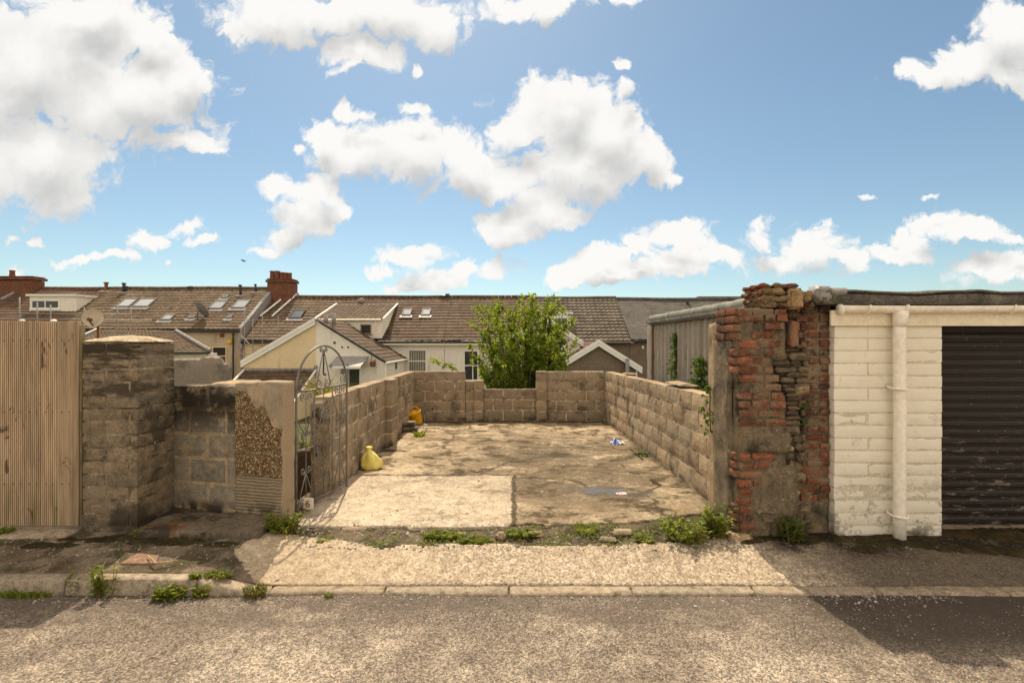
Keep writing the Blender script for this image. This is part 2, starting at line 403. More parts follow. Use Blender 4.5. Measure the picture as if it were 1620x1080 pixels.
def paint_fn(t):
    co = coords(t)
    n = noise_(t, co, 3, 6, .6); n2 = noise_(t, co, 75, 4, .6)
    z = sep(t, co, 2)
    col = mix(t, ss(t, n, .3, .7), (.74, .68, .55), (.80, .745, .62))
    col = mix(t, mul(t, mul(t, ss(t, noise_(t, co, 6, 8, .72), .50, .58), ss(t, z, .75, .05)), .75), col, (.18, .155, .11))
    col = mix(t, mul(t, ss(t, noise_(t, co, 2.5, 8, .7), .58, .64), .35), col, (.40, .36, .28))
    col = mix(t, mul(t, mul(t, ss(t, noise_(t, scalev(t, co, (1, 1, .25)), 9, 3), .62, .72), ss(t, z, 1.1, 1.4)), .45), col, (.55, .35, .10))
    col = mix(t, mul(t, ss(t, noise_(t, co, 5, 4), .46, .6), mul(t, ss(t, z, .10, .02), .85)), col, (.07, .058, .03))
    h = math_(t, 'ADD', mul(t, n2, .6), mul(t, noise_(t, co, 14, 5), 1.1))
    return dict(c=col, r=.7, bump=h, bs=.6, bd=.008, spec=.3)
M_paint = mat('painted_block', paint_fn)
M_paintjoint = rough_mat('painted_joint', (.64, .575, .45), (.52, .465, .355), 8, 60, .2, bs=.5)
M_cream = rough_mat('cream_board', (.74, .66, .50), (.80, .72, .56), 3, 40, .08, bs=.2, rough=.5, spec=.4, stains=(((.30,.24,.15), 6, .60, .72, .5),))
M_pvc = rough_mat('painted_pipe', (.78, .72, .60), (.84, .78, .66), 4, 30, .06, bs=.1, rough=.38, spec=.45, stains=(((.38,.32,.22), 5, .62, .72, .5),))
def shutter_fn(t):
    co = coords(t); z = sep(t, co, 2)
    n = noise_(t, scalev(t, co, (1, 1, 6)), 3, 7, .7)
    col = mix(t, ss(t, n, .3, .7), (.011, .0072, .005), (.020, .0135, .0095))
    scuff = mul(t, ss(t, noise_(t, scalev(t, co, (1, 1, 5)), 5, 8, .75), .55, .62), ss(t, z, 1.15, .35))
    col = mix(t, mul(t, scuff, .65), col, (.26, .22, .17))
    col = mix(t, mul(t, ss(t, noise_(t, co, 45, 3), .68, .74), .5), col, (.4, .37, .32))
    return dict(c=col, r=ss(t, n, .3, .7, .38, .62), bump=noise_(t, co, 40, 3), bs=.15, bd=.004, spec=.3)
M_shutter = mat('shutter_slats', shutter_fn)
M_felt = rough_mat('roof_felt', (.085, .078, .068), (.14, .125, .105), 2.2, 60, .35, bs=.7, stains=(((.22,.20,.16), 4, .55, .66, .6), ((.05,.06,.02), 6, .58, .66, .7)))
M_lead = rough_mat('grey_lead', (.22, .21, .20), (.33, .31, .29), 6, 50, .2, bs=.4, rough=.5, spec=.5, stains=(((.07,.06,.05), 5, .56, .68, .6),))
M_feltgreen = rough_mat('weathered_felt', (.19, .20, .165), (.26, .26, .215), 3, 70, .25, bs=.5, stains=(((.08,.075,.055), 4, .54, .66, .6),))
M_corr = rough_mat('corrugated_sheet', (.30, .265, .21), (.36, .32, .255), 1.5, 50, .12, bs=.3, rough=.7, stains=(((.17,.14,.10), 2, .52, .70, .55, None, None, (2, 2, .25)), ((.05,.04,.03), 3.2, .60, .66, .7, None, None, (2.4, 2.4, .4))))
def wood_fn(t):
    co = coords(t)
    tn = mk(t, 'ShaderNodeAttribute', attribute_name='tone')
    kx = scalev(t, co, (14, 14, .9))
    n = noise_(t, vmath(t, 'ADD', kx, scalev(t, tn, (40, 40, 40))), 2.2, 6, .6, .6)
    col = mix(t, ss(t, n, .3, .7), (.35, .258, .168), (.54, .42, .285))
    kn = noise_(t, vmath(t, 'ADD', scalev(t, co, (5, 5, 2.6)), scalev(t, tn, (9, 9, 9))), 1.5, 3, .5, 1.4)
    col = mix(t, mul(t, ss(t, kn, .63, .72), .85), col, (.085, .055, .035))
    col = mix(t, mul(t, ss(t, noise_(t, scalev(t, co, (3, 3, .35)), 1.6, 3), .52, .66), .35), col, (.20, .165, .115))
    col = mix(t, mul(t, mul(t, ss(t, noise_(t, scalev(t, co, (8, 8, .5)), 1.3, 3), .5, .62), ss(t, sep(t, co, 2), .55, .05)), .6), col, (.14, .13, .03))
    col = mix(t, 1.0, col, tn, 'MULTIPLY')
    return dict(c=col, r=.75, bump=n, bs=.35, bd=.004, spec=.25)
M_wood = mat('grooved_timber', wood_fn)
M_woodpost = rough_mat('timber_post', (.20, .155, .085), (.29, .23, .13), 4, 60, .2, bs=.4, stains=(((.13,.13,.03), 3, .5, .62, .6),))
M_metal = rough_mat('galvanised_paint', (.11, .10, .088), (.175, .162, .145), 12, 60, .2, bs=.3, rough=.38, spec=.5, stains=(((.16,.075,.03), 14, .62, .70, .6),))
M_scaff = rough_mat('scaffold_tube', (.22, .20, .175), (.30, .275, .24), 4, 30, .15, bs=.1, rough=.45, spec=.5)
M_black = rough_mat('black_plastic', (.03, .028, .026), (.045, .042, .04), 4, 30, .1, bs=.1, rough=.5, spec=.4)

def leaf_mat(name, a, b, trans=.45):
    def fn(t):
        tn = mk(t, 'ShaderNodeAttribute', attribute_name='tone')
        n = noise_(t, coords(t), 6, 3)
        col = mix(t, 1.0, mix(t, ss(t, n, .35, .65), a, b), tn, 'MULTIPLY')
        d = mk(t, 'ShaderNodeBsdfPrincipled', {'Base Color': col, 'Roughness': .5, 'Specular IOR Level': .3})
        tr = mk(t, 'ShaderNodeBsdfTranslucent', {'Color': mix(t, 1.0, col, (1.9, 1.75, .7), 'MULTIPLY')})
        return mk(t, 'ShaderNodeMixShader', {0: trans, 1: d, 2: tr})
    return mat(name, fn)
M_leaf = leaf_mat('tree_leaf', (.105, .168, .021), (.19, .262, .038), .55)
M_weed = leaf_mat('weed_leaf', (.12, .175, .022), (.20, .25, .04))
M_ivy = leaf_mat('ivy_leaf', (.05, .10, .016), (.10, .16, .028), .4)
M_yel = leaf_mat('yellow_leaf', (.11, .12, .02), (.20, .19, .035))
M_bark = rough_mat('bark', (.10, .08, .055), (.16, .125, .085), 9, 40, .4, bs=.9)
M_stem = rough_mat('weed_stem', (.13, .10, .035), (.22, .10, .04), 9, 40, .2, bs=.2)
M_moss = rough_mat('dark_moss', (.020, .015, .006), (.050, .040, .012), 7, 90, .6, bs=1.0, bd=.02, speck=((.20,.15,.08), .8), stains=(((.085,.05,.02), 5, .50, .60, .7),))

# houses
def tile_mat(name, a, b, lich=.4):
    return rough_mat(name, a, b, 1.3, 12, .25, use_tone=True, bs=.4, bd=.01, rough=.8,
        stains=(((.32,.28,.21), 7, .60, .70, lich), ((.05,.035,.022), 1.1, .5, .7, .6)))
M_tile_red = tile_mat('red_brown_tile', (.15, .086, .054), (.115, .07, .046))
M_tile = tile_mat('brown_tile', (.13, .092, .059), (.175, .125, .08), .5)
M_tile_dk = tile_mat('dark_brown_tile', (.105, .07, .045), (.14, .095, .061), .45)
M_tile_gr = tile_mat('grey_brown_tile', (.125, .104, .08), (.155, .13, .10), .2)
M_slateroof = tile_mat('grey_slate', (.11, .10, .09), (.13, .12, .107), .1)
M_white = rough_mat('white_render', (.77, .71, .60), (.83, .775, .665), .6, 30, .08, bs=.2, stains=(((.36,.32,.25), 1.1, .58, .74, .5), ((.42,.37,.28), 1.6, .56, .70, .45, None, None, (2, 2, .3))))
M_creamr = rough_mat('cream_render', (.70, .55, .33), (.76, .61, .38), .5, 30, .08, bs=.2, stains=(((.36,.30,.20), 1.4, .58, .72, .5, None, None, (2, 2, .3)),))
M_pinkr = rough_mat('faded_cream_render', (.46, .37, .25), (.54, .44, .30), .7, 30, .12, bs=.2, stains=(((.22,.17,.11), 1.5, .54, .70, .6, None, None, (2, 2, .3)),))
M_brownr = rough_mat('brown_pebbledash', (.165, .125, .092), (.20, .152, .112), 1.4, 30, .3, bs=.5, stains=(((.09,.068,.05), 1.6, .58, .72, .5),))
M_greyr = rough_mat('grey_render', (.22, .185, .145), (.28, .235, .185), 1.2, 40, .2, bs=.5, stains=(((.10,.085,.065), 2, .52, .66, .6),))
M_upvc = rough_mat('white_plastic', (.78, .755, .69), (.82, .80, .74), 2, 20, .03, bs=.05, rough=.4, spec=.4)
M_redbrick = rough_mat('chimney_brick', (.19, .085, .05), (.14, .06, .036), 2.2, 14, .4, bs=.5, stains=(((.07,.045,.035), 1.6, .54, .68, .7),))
M_pot = rough_mat('clay_pot', (.22, .088, .048), (.17, .066, .038), 3, 20, .15, bs=.2)
M_glass = mat('dark_glass', lambda t: dict(c=mix(t, noise_(t, coords(t), 1.2, 2), (.022, .021, .019), (.055, .052, .047)), r=.06, spec=.6))
M_skyglass = mat('skylight_glass', lambda t: dict(c=mix(t, noise_(t, coords(t), 1.1, 2), (.30, .32, .32), (.45, .47, .47)), r=.12, spec=.8))
M_blind = rough_mat('vertical_blind', (.34, .30, .24), (.44, .39, .31), 3, 20, .1, bs=.1)
M_dishm = rough_mat('dish_paint', (.55, .48, .36), (.48, .40, .29), 5, 20, .15, bs=.1, rough=.6, stains=(((.20,.07,.03), 4, .6, .7, .7),))
M_dishg = rough_mat('dish_grey', (.16, .155, .15), (.20, .195, .19), 5, 20, .1, bs=.1, rough=.6)
M_rust = rough_mat('rusty_steel', (.16, .06, .025), (.22, .085, .035), 9, 40, .3, bs=.4)
M_yellow = rough_mat('yellow_plastic', (.80, .42, .008), (.86, .48, .012), 5, 30, .06, bs=.1, rough=.4, spec=.4)
M_bag = mat('yellow_bag', lambda t: dict(c=mix(t, ss(t, noise_(t, coords(t), 9, 5), .35, .65), (.74, .60, .10), (.84, .74, .24)), r=.42, bump=noise_(t, coords(t), 16, 4, .6, 1.0), bs=.6, bd=.03, spec=.45))
M_rag = mat('blue_rag', lambda t: dict(c=mix(t, ss(t, noise_(t, coords(t), 15, 3, .6, 1.5), .46, .54), (.04, .10, .42), (.72, .74, .76)), r=.5, bump=noise_(t, coords(t), 20, 4), bs=.6, bd=.02))
M_packet = mat('pink_packet', lambda t: dict(c=mix(t, ss(t, noise_(t, coords(t), 26, 3, .6, 1.0), .45, .52), (.62, .20, .19), (.80, .76, .72)), r=.4, bump=noise_(t, coords(t), 30, 3), bs=.5, bd=.01))
M_twig = rough_mat('dry_twig', (.45, .34, .19), (.34, .24, .12), 12, 60, .3, bs=.4)
M_tilepink = rough_mat('pink_tile', (.22, .135, .09), (.27, .175, .12), 5, 80, .25, bs=.4, stains=(((.14,.09,.05), 6, .52, .64, .7),))
M_gravel = rough_mat('loose_gravel', (.30, .265, .21), (.46, .41, .33), 30, 200, .3, use_tone=True, bs=.5)
# ================================================================== THE GROUND
def gz(X, Y):
    p = interp(Y, ((3.64, .108), (4.3, .16), (4.8, .225)))
    a = interp(Y, ((3.64, .022), (4.1, .115), (4.4, .13), (5, .14)))
    t = min(1, max(0, (X+2.35)/.55)); t = t*t*(3-2*t)
    return lerp(p, a, t)
def ground_z(X, Y):
    b = interp(Y, ((4.7, -.08), (5.2, -.08), (7, -.35), (15, -1.75), (40, -1.85), (120, -6), (600, -30)))
    return b+.06*nz(X, Y, 0, .35)*(1 if Y > 6 else 0)
def rng(a, b, st):
    n = max(1, round((b-a)/st)); return [a+(b-a)*i/n for i in range(n+1)]
g = MB()
g.sheet([-600, -200, -60]+rng(-40, 40, 2)+[60, 200, 600], [-300, -60, -15]+rng(-6, 40, 1.2)+[60, 120, 300, 600], ground_z, skirt=0)
struct('ground', g, M_ground, 'rough grassy ground falling away behind the yard towards the terrace')

def kerbtop(X):
    return interp(X, ((-2.33, .112), (-1.88, .017)))
r = MB()
def road_z(x, y):
    return .010*nz(x, y, 3, 1.1)+.0035*nz(x, y, 1, 14)+.0022*nz(x, y, 7, 38)
r.sheet([-60, -25, -12, -7]+rng(-4.4, -3.0, .08)+rng(-2.98, 2.98, .020)+rng(3.0, 4.4, .08)+[7, 12, 25, 60], [-12, -6, -2, 0, 1.2, 1.8]+rng(2.1, 3.56, .020), road_z, skirt=0)
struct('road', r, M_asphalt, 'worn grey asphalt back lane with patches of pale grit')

k = MB()
jo = [(-810-1620), -450, -260, 100, 308, 420, 605, 805, 1003, 1200, 1398, 1600, 1800, 2100, 2500]
for a, b in zip(jo, jo[1:]):
    xa = (a-810)*3.52/F; xb = (b-810)*3.52/F
    rough = a < 420
    def tp(p):
        if p.z > -.05: p.z += kerbtop(p.x)-.112+.006*nz(p.x, p.y, 2, 3)
        if p.z > .0: p.y += .012 if p.y < 3.6 and rough and p.z > .07 else 0
        return p
    k.rb((xa+.004, 3.52+R.uniform(-.006, .006), -.12), (xb-.004, 3.645, .112), .035, .006, .0035, tone(.92, 1.08, .02), 0, 12, 30, tp)
struct('kerb', k, M_kerb, 'concrete kerb stones, raised at the left and dropped across the yard entrance')

p = MB()
def pave_z(x, y): return gz(x, y)+.012*nz(x, y, 0, 2.2)+.006*nz(x, y, 5, 9)+.003*nz(x, y, 8, 30)-.004
p.sheet(rng(-9, -4.4, .25)+rng(-4.3, -1.7, .028), rng(3.64, 5.0, .028), pave_z, lambda x, y: not (x > -2.05 and y > 4.34), skirt=.08)
struct('pavement', p, M_pave, 'patched old footway at the foot of the fence and block pillar')

TOP = ((-2.14, 4.33), (-1.55, 4.19), (-1.11, 4.06), (-.32, 4.12), (.48, 4.05), (1.02, 4.10), (1.46, 4.15), (1.85, 4.26), (2.02, 4.7), (2.3, 5.0), (9, 5.0))
LEFT = ((3.6, -1.92), (3.72, -2.02), (3.92, -2.28), (4.1, -2.26), (4.31, -2.14), (4.5, -2.0))
def apron_keep(x, y):
    w = .035*nz(x, y, 1, 5)+.012*nz(x, y, 2, 18)
    return y < interp(x, TOP)+w and x > interp(y, LEFT)+w*1.4
a = MB()
def apron_z(x, y): return gz(x, y)+.016*max(0, min(1, (y-3.64)/.35))-.002+.006*nz(x, y, 4, 2.6)+.005*nz(x, y, 6, 11)+.003*nz(x, y, 9, 30)
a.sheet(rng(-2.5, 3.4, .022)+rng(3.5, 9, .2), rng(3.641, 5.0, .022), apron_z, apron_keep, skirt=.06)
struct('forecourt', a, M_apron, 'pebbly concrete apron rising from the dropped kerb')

d = MB()
def dirt_z(x, y): return min(.100, apron_z(x, y)-.022)+.012*nz(x, y, 0, 4)+.008*nz(x, y, 2, 14)+.004*nz(x, y, 3, 40)+.03*max(0, min(1, (y-4.25)/.2))-.02*max(0, (y-4.6))
d.sheet(rng(-2.3, 2.2, .025), rng(3.95, 4.95, .025), dirt_z, skirt=.05)
struct('dirt_strip', d, M_dirt, 'strip of gritty soil along the front edge of the yard slab')

FRONT = ((-2.3, 4.47), (-.05, 4.43), (.0, 4.50), (.1, 4.53), (.55, 4.50), (1.1, 4.56), (1.45, 4.66), (1.75, 4.8), (2.3, 4.9))
def yard_z(x, y):
    b = interp(y, ((4.4, .150), (10.95, .052)))
    n = .010*nz(x, y, 2, 1.2)+.005*nz(x, y, 3, 5)+.003*nz(x, y, 4, 16)
    for (cx, cy, s, dd) in ((1.02, 5.62, .45, .02), (.72, 7.5, .6, .02)):
        n -= dd*math.exp(-((x-cx)**2+(y-cy)**2)/(2*(s*.5)**2))
    return b+n
def yard_keep(x, y):
    w = .03*nz(x, y, 1, 3)+.014*nz(x, y, 2, 15)
    return y > interp(x, FRONT)+w*(1 if x > -.02 else .35)
s = MB()
s.sheet(rng(-2.32, 2.22, .035), rng(4.4, 5.6, .03)+rng(5.65, 11.2, .06), yard_z, yard_keep, skirt=.07)
struct('yard_slab', s, M_slab, 'cracked and stained concrete floor of the walled yard')

# step slab at the foot of the low wall, sill under the fence
s = MB()
def stepkeep(x, y):
    w = .03*nz(x, y, 1, 4)
    return y > interp(x, ((-3.3, 4.18), (-2.2, 4.17)))+w and x < -2.17+w and x > -3.27-w and y < 4.63-.18*(x+3.0)*.6
s.sheet(rng(-3.4, -2.1, .025), rng(4.05, 4.85, .025), lambda x, y: .215+.012*nz(x, y, 0, 3)+.006*nz(x, y, 2, 12)+.02*(y-4.2), stepkeep, skirt=.07)
struct('step', s, M_step, 'worn concrete step below the pebble dashed wall')
s = MB()
s.rb((-7, 4.18, .05), (-3.86, 4.50, .178), .08, .012, .008, (1, 1, 1), 0, 6, 40)
struct('fence_sill', s, M_kerb, 'pale concrete sill under the timber fence')

# moss and dirt banks: nobody could count it
m = MB()
def patch(cx, cy, rx, ry, h, base, rot=0, st=.022):
    ca, sa = math.cos(rot), math.sin(rot)
    def inside(x, y):
        u = ((x-cx)*ca+(y-cy)*sa)/rx; v = (-(x-cx)*sa+(y-cy)*ca)/ry
        return 1-math.hypot(u, v)+.45*nz(x, y, cx, 5)+.25*nz(x, y, cy, 14)
    m.sheet(rng(cx-rx*1.5, cx+rx*1.5, st), rng(cy-ry*1.6, cy+ry*1.6, st),
            lambda x, y: base(x, y)-.006+h*min(1, max(0, inside(x, y))*1.6)*(.65+.5*nz(x, y, 1, 22)+.35*nz(x, y, 4, 50)),
            lambda x, y: inside(x, y) > .05, skirt=0)
G1 = lambda x, y: apron_z(x, y)
G2 = lambda x, y: pave_z(x, y)
for q in ((2.6, 4.20, .55, .10, .035), (3.3, 4.16, .5, .13, .035), (3.75, 4.05, .35, .10, .03), (4.4, 4.30, .8, .16, .04), (5.3, 4.25, .8, .2, .04), (4.1, 4.0, .3, .09, .025), (2.95, 4.03, .25, .07, .02), (2.06, 4.16, .14, .06, .03)):
    patch(*q, G1)
for q in ((-3.45, 4.17, .55, .07, .035), (-3.9, 4.06, .35, .06, .03), (-2.9, 4.12, .45, .06, .03), (-3.2, 4.42, .16, .2, .02), (-2.45, 4.08, .22, .07, .02), (-4.7, 4.0, .4, .06, .03)):
    patch(*q, G2)
for q in ((-.3, 10.82, 1.2, .07, .02), (1.4, 10.80, .7, .07, .02), (-1.5, 10.80, .7, .06, .02), (1.75, 5.9, .07, .35, .015), (-2.02, 7.0, .06, .7, .012), (1.93, 7.5, .05, .9, .012)):
    patch(*q, yard_z)
tag(m.build('moss', M_moss, smooth=True, origin=(0, 0, 0)), 'dark moss and leaf dirt banked along the foot of the walls', None, None, 'stuff')

gr = MB()
def pebble(x, y, z, r, kk=1.0):
    f = R.uniform(.5, .9); q = R.uniform(0, 6.28)
    vs = [Vector((0, 0, r*f)), Vector((0, 0, -r*f*.5))]
    for i in range(4):
        a = q+i*math.pi/2+R.uniform(-.35, .35); rr = r*R.uniform(.7, 1.25)
        vs.append(Vector((rr*math.cos(a), rr*math.sin(a), r*R.uniform(-.2, .25))))
    fs = [(0, 2+i, 2+(i+1) % 4) for i in range(4)]+[(1, 2+(i+1) % 4, 2+i) for i in range(4)]
    gr.add([v+Vector((x, y, z)) for v in vs], fs, tone(.40*kk, 1.2*kk, .08))
for i in range(7500):
    y = 2.25+1.27*R.random(); x = R.uniform(-3.3, 3.6)
    if nz(x, y, 11, 1.7)+.5*nz(x, y, 12, 5) < R.uniform(-.5, .5)-.1: continue
    pebble(x, y, road_z(x, y)+.001, min(.011, .0022+abs(R.gauss(0, .0026))))
for i in range(1500):
    x = R.uniform(-3.4, 3.2); y = 3.52-abs(R.gauss(0, .07))
    pebble(x, y, road_z(x, y)+.002, .002+abs(R.gauss(0, .004)))
for i in range(1600):
    x = R.uniform(-2.0, 2.1); y = R.uniform(4.02, 4.5)
    pebble(x, y, max(dirt_z(x, y), apron_z(x, y) if apron_keep(x, y) else -1, yard_z(x, y) if yard_keep(x, y) else -1)+.002, .003+abs(R.gauss(0, .006)))
for i in range(1500):
    x = R.uniform(-1.9, 3.4); y = R.uniform(3.66, 4.1)
    if apron_keep(x, y): pebble(x, y, apron_z(x, y)+.001, .002+abs(R.gauss(0, .002)))
for i in range(900):
    x = R.uniform(-2, 2); y = 4.6+6*R.random()**1.6
    pebble(x, y, yard_z(x, y)+.001, .003+abs(R.gauss(0, .006)))
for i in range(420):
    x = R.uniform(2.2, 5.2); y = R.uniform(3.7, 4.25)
    pebble(x, y, apron_z(x, y)+.006, .002+abs(R.gauss(0, .0035)), .45)  # stones lying in the garage's shade get a darker tone
for i in range(700):
    x = R.uniform(-4.4, -2.2); y = R.uniform(3.66, 4.2)
    pebble(x, y, pave_z(x, y)+.002, .002+abs(R.gauss(0, .004)))
tag(gr.build('gravel', M_gravel, smooth=False, origin=(0, 0, 0)), 'loose grit and small stones scattered over lane and yard', None, None, 'stuff')

# ================================================================== BLOCK WALLS
def frame(A, B):
    A = Vector(A); B = Vector(B); L = math.hypot(B.x-A.x, B.y-A.y)
    n = Vector((-(B.y-A.y)/L, (B.x-A.x)/L, 0))
    return L, lambda p: A+(B-A)*(p.x/L)+n*p.y+Vector((0, 0, p.z))
def courses(mb, A, B, n, ch=.225, bl=.45, th=.2, v0=0.0, gap=.012, rec=.012, camp=.0035, cmi=1, tl=(.80, 1.14), amp=.003, bev=.007, res=.07, lo=0.0, hi=None, warm=.035, below=.25, u_off=0.0):
    L, M = frame(A, B); mb.M = M
    hi = L if hi is None else hi
    mb.rb((lo+rec, rec, v0-below), (hi-rec, th-rec, v0+n*ch-gap*1.3), .05, .003, camp, (1, 1, 1), cmi, 14, 90)
    for i in range(n):
        u = lo-(bl/2 if i % 2 else 0)+u_off
        while u < hi-.01:
            a = max(u, lo); b = min(u+bl, hi)
            if hi-b < .06: b = hi
            if b-a > .05:
                j = lambda s=.0035: R.uniform(-s, s)
                mb.rb((a+gap/2*(a > lo)+j(), j(.003), v0+i*ch+gap/2*(i > 0)+j(.002)), (b-gap/2*(b < hi)+j(), th+j(.003), v0+(i+1)*ch-gap/2+j(.002)), res, bev, amp, tone(*tl, warm))
            u = b if b == hi else u+bl
    mb.M = None
BW = [M_block, M_mortar]

# left wall of the yard
lw = thing('block_wall', 'left yard wall of grey blocks running back from the iron gate', 'wall', (-2.13, 8.1, .1))
w = MB(); courses(w, (-2.03, 5.40, .118), (-2.2, 10.93, .055), 5, below=.4, rec=.008, camp=.0065, tl=(.78, 1.2))
w.build('blockwork', BW, lw, origin=(-2.1, 8.1, .09))
w = MB(); courses(w, (-2.0, 8.5, .09), (-2.0, 8.06, .09), 5, bl=.44, th=.02)
w = MB(); courses(w, (-2.14, 8.06, .085), (-2.0, 8.06, .085), 5, ch=.226, bl=.3, th=.44, below=.1)
w.build('pilaster', BW, lw, origin=(-2.05, 8.2, .085))
w = MB()
w.rb((-2.235, 5.325, .0), (-2.02, 5.41, 1.20), .035, .02, .014, (1, 1, 1), 0, 7, 40)
w.build('plaster_end', M_render_end, lw, origin=(-2.1, 5.36, .1))

# back wall
bw = thing('block_wall', 'back yard wall of grey blocks with a low middle section below the tree', 'wall', (0, 10.95, .05))
w = MB()
def px2x(px, Y): return (px-810)*Y/F
Yb = 10.93
xs_ = [px2x(v, Yb) for v in (736, 750, 765, 848, 865)]
courses(w, (-2.42, Yb, .055), (xs_[0], Yb, .055), 5, below=.4)
courses(w, (xs_[0], Yb+.004, .055), (xs_[1]+.02, Yb+.004, .055), 4, below=.4)
courses(w, (xs_[2]-.01, Yb+.012, .05), (xs_[3]+.01, Yb+.012, .05), 3, ch=.243, below=.4, tl=(.7, .95))
courses(w, (xs_[4]-.01, Yb, .055), (2.095, Yb, .055), 5, below=.4)
w.build('blockwork', BW, bw, origin=(0, Yb, .045))
w = MB(); courses(w, (xs_[1], Yb-.07, .05), (xs_[2], Yb-.07, .05), 4, ch=.232, bl=.44, th=.29, below=.1)
w.build('pier', BW, bw, origin=((xs_[1]+xs_[2])/2, Yb, .045))
w = MB(); courses(w, (xs_[3], Yb-.07, .05), (xs_[4], Yb-.07, .05), 5, ch=.227, bl=.44, th=.29, below=.1)
w.build('pier', BW, bw, origin=((xs_[3]+xs_[4])/2, Yb, .045))

# right wall
rw = thing('block_wall', 'right yard wall of paler blocks running back beside the corrugated shed', 'wall', (2.2, 8, .1))
w = MB(); courses(w, (2.095, 10.93, .055), (2.095, 5.13, .155), 5, below=.4, rec=.010, camp=.005, tl=(.85, 1.4), warm=.06, u_off=-.13)
w.build('blockwork', BW, rw, origin=(2.2, 8, .09))
w = MB()
for (a, b) in ((9.0, 9.35), (6.05, 6.75)):
    w.rb((2.12, a, 1.185+(10.9-a)*.017), (2.36, b, 1.225+(10.9-a)*.017), .06, .012, .008, tone(.95, 1.2))
w.build('loose_coping', M_block, rw)
cp = MB()
cp.rb((2.07, 4.93, .02), (2.175, 5.125, 2.045), .045, .012, .008, (1.25, 1.2, 1.1), 0, 7, 46)
tag(cp.build('concrete_post', M_block, origin=(2.12, 5.03, .15)), 'tall narrow concrete post between the block wall and the brick pier', 'post')

# low front wall with pebble dash
fw = thing('boundary_wall', 'low front wall, half stained blocks and half peeling pebble dash', 'wall', (-2.74, 4.64, .24))
A0 = Vector((-3.36, 4.77, .235)); B0 = Vector((-2.12, 4.50, .25)); Lw = math.hypot(1.24, .27)
w = MB(); courses(w, A0, B0, 5, ch=.238, bl=.42, th=.21, lo=0, hi=Lw*.585, below=.25, amp=.004, bev=.009, gap=.016, rec=.010, camp=.003)
w.build('stained_blocks', [M_lowblock, M_lowmortar], fw, origin=A0)
w = MB(); L_, w.M = frame(A0, B0)
def pd_t(p):
    if p.z > 1.0: p.z += .018*nz(p.x, p.z, 2, 5)-.02*max(0, (.82-p.x)*6)*(p.x < .82)
    return p
w.rb((Lw*.58, -.016, -.2), (Lw, .165, 1.225), .028, .008, .005, (1, 1, 1), 0, 11, 60, pd_t)
w.build('pebble_dashed_pier', M_pebble, fw, origin=w.M(Vector((Lw*.58, 0, 0))))

# block gate pillar
gp = thing('block_pillar', 'square pillar of dark stained concrete blocks beside the timber fence', 'pillar', (-3.58, 4.53, .165))
w = MB(); courses(w, (-3.825, 4.30, .205), (-3.33, 4.30, .205), 14, ch=.1165, bl=.42, th=.48, gap=.010, rec=.008, camp=.0008, below=.25, amp=.0014, bev=.005, res=.05, tl=(.84, 1.14))
w.build('blockwork', [M_pillar, M_pmortar], gp, origin=(-3.58, 4.54, .165))
w = MB()
def dome(p):
    u = (p.x+3.58)/.26; v = (p.y-4.54)/.25
    if p.z > 1.85: p.z += .045*max(0, 1-u*u)*max(0, 1-v*v)
    return p
w.rb((-3.83, 4.293, 1.836), (-3.325, 4.787, 1.862), .04, .012, .005, (1, 1, 1), 0, 12, 16, dome)
w.build('mortar_cap', M_cap, gp, smooth=True)

# timber fence
tf = thing('timber_fence', 'tall fence of grooved brown timber boards left of the block pillar', 'fence', (-5.2, 4.4, .17))
w = MB(); x = -6.9
while x < -3.97:
    wd = .1465; x1 = min(x+wd-.004, -3.925); tn = R.uniform(.86, 1.12); tt = (tn, tn*.99, tn*.97)
    dy = R.uniform(-.003, .003); prof = [(x, 4.408), (x, 4.386+dy)]
    nr = 8; st = (x1-x)/nr
    for i in range(nr):
        for (f_, dd) in ((.06, .0), (.50, .0), (.56, .011), (.98, .011)):
            prof.append((x+st*(i+f_), 4.380+dd+dy))
    prof += [(x1, 4.386+dy), (x1, 4.408)]
    n = len(prof); z0 = .182; z1 = 2.035+R.uniform(-.004, .004)
    zz = (z0, z1); vs = []
    for z in zz: vs += [(a_, b_, z) for a_, b_ in prof]
    fs = [(i, (i+1) % n, n+(i+1) % n, n+i) for i in range(n)]+[tuple(range(n, 2*n))]
    w.add(vs, fs, tt)
    x += wd
w.build('boards', M_wood, tf)
w = MB(); w.rb((-3.95, 4.50, .0), (-3.83, 4.56, 1.78), .12, .004, .002, (1, 1, 1), 0, 5, 20)  # unseen board added to block sun through the gap beside the pillar
w.rb((-3.922, 4.385, .18), (-3.902, 4.425, 2.0), .12, .004, .002, (1, 1, 1), 0, 5, 20)
w.build('post', M_woodpost, tf)
w = MB()
for z in (.5, 1.15, 1.80): w.box((-6.9, 4.41, z), (-3.94, 4.455, z+.09))
w.build('rails', M_woodpost, tf)
for px_ in (35, 85):
    w = MB(); c_ = at(px_, 507, 4.44)
    w.lathe([(.026, -.03), (.026, .0), (.02, .012), (.004, .017)], (c_.x, 4.44, 2.036), 10)
    w.build('fixing_cap', M_upvc, tf, smooth=True)
for xx in [-6.9+.1465*q+.07 for q in range(15, 20)]:
    for z in (.56, 1.21, 1.86):
        for dx in (-.03, .035):
            w = MB()
            w.lathe([(.0055, -.002), (.0055, .004), (.0, .005)], (0, 0, 0), 6)
            for q in range(len(w.v)-18, len(w.v)):
                v_ = w.v[q]; w.v[q] = Vector((xx+dx+v_.x, 4.380-v_.z, z+v_.y))
            w.build('screw', M_black, tf)

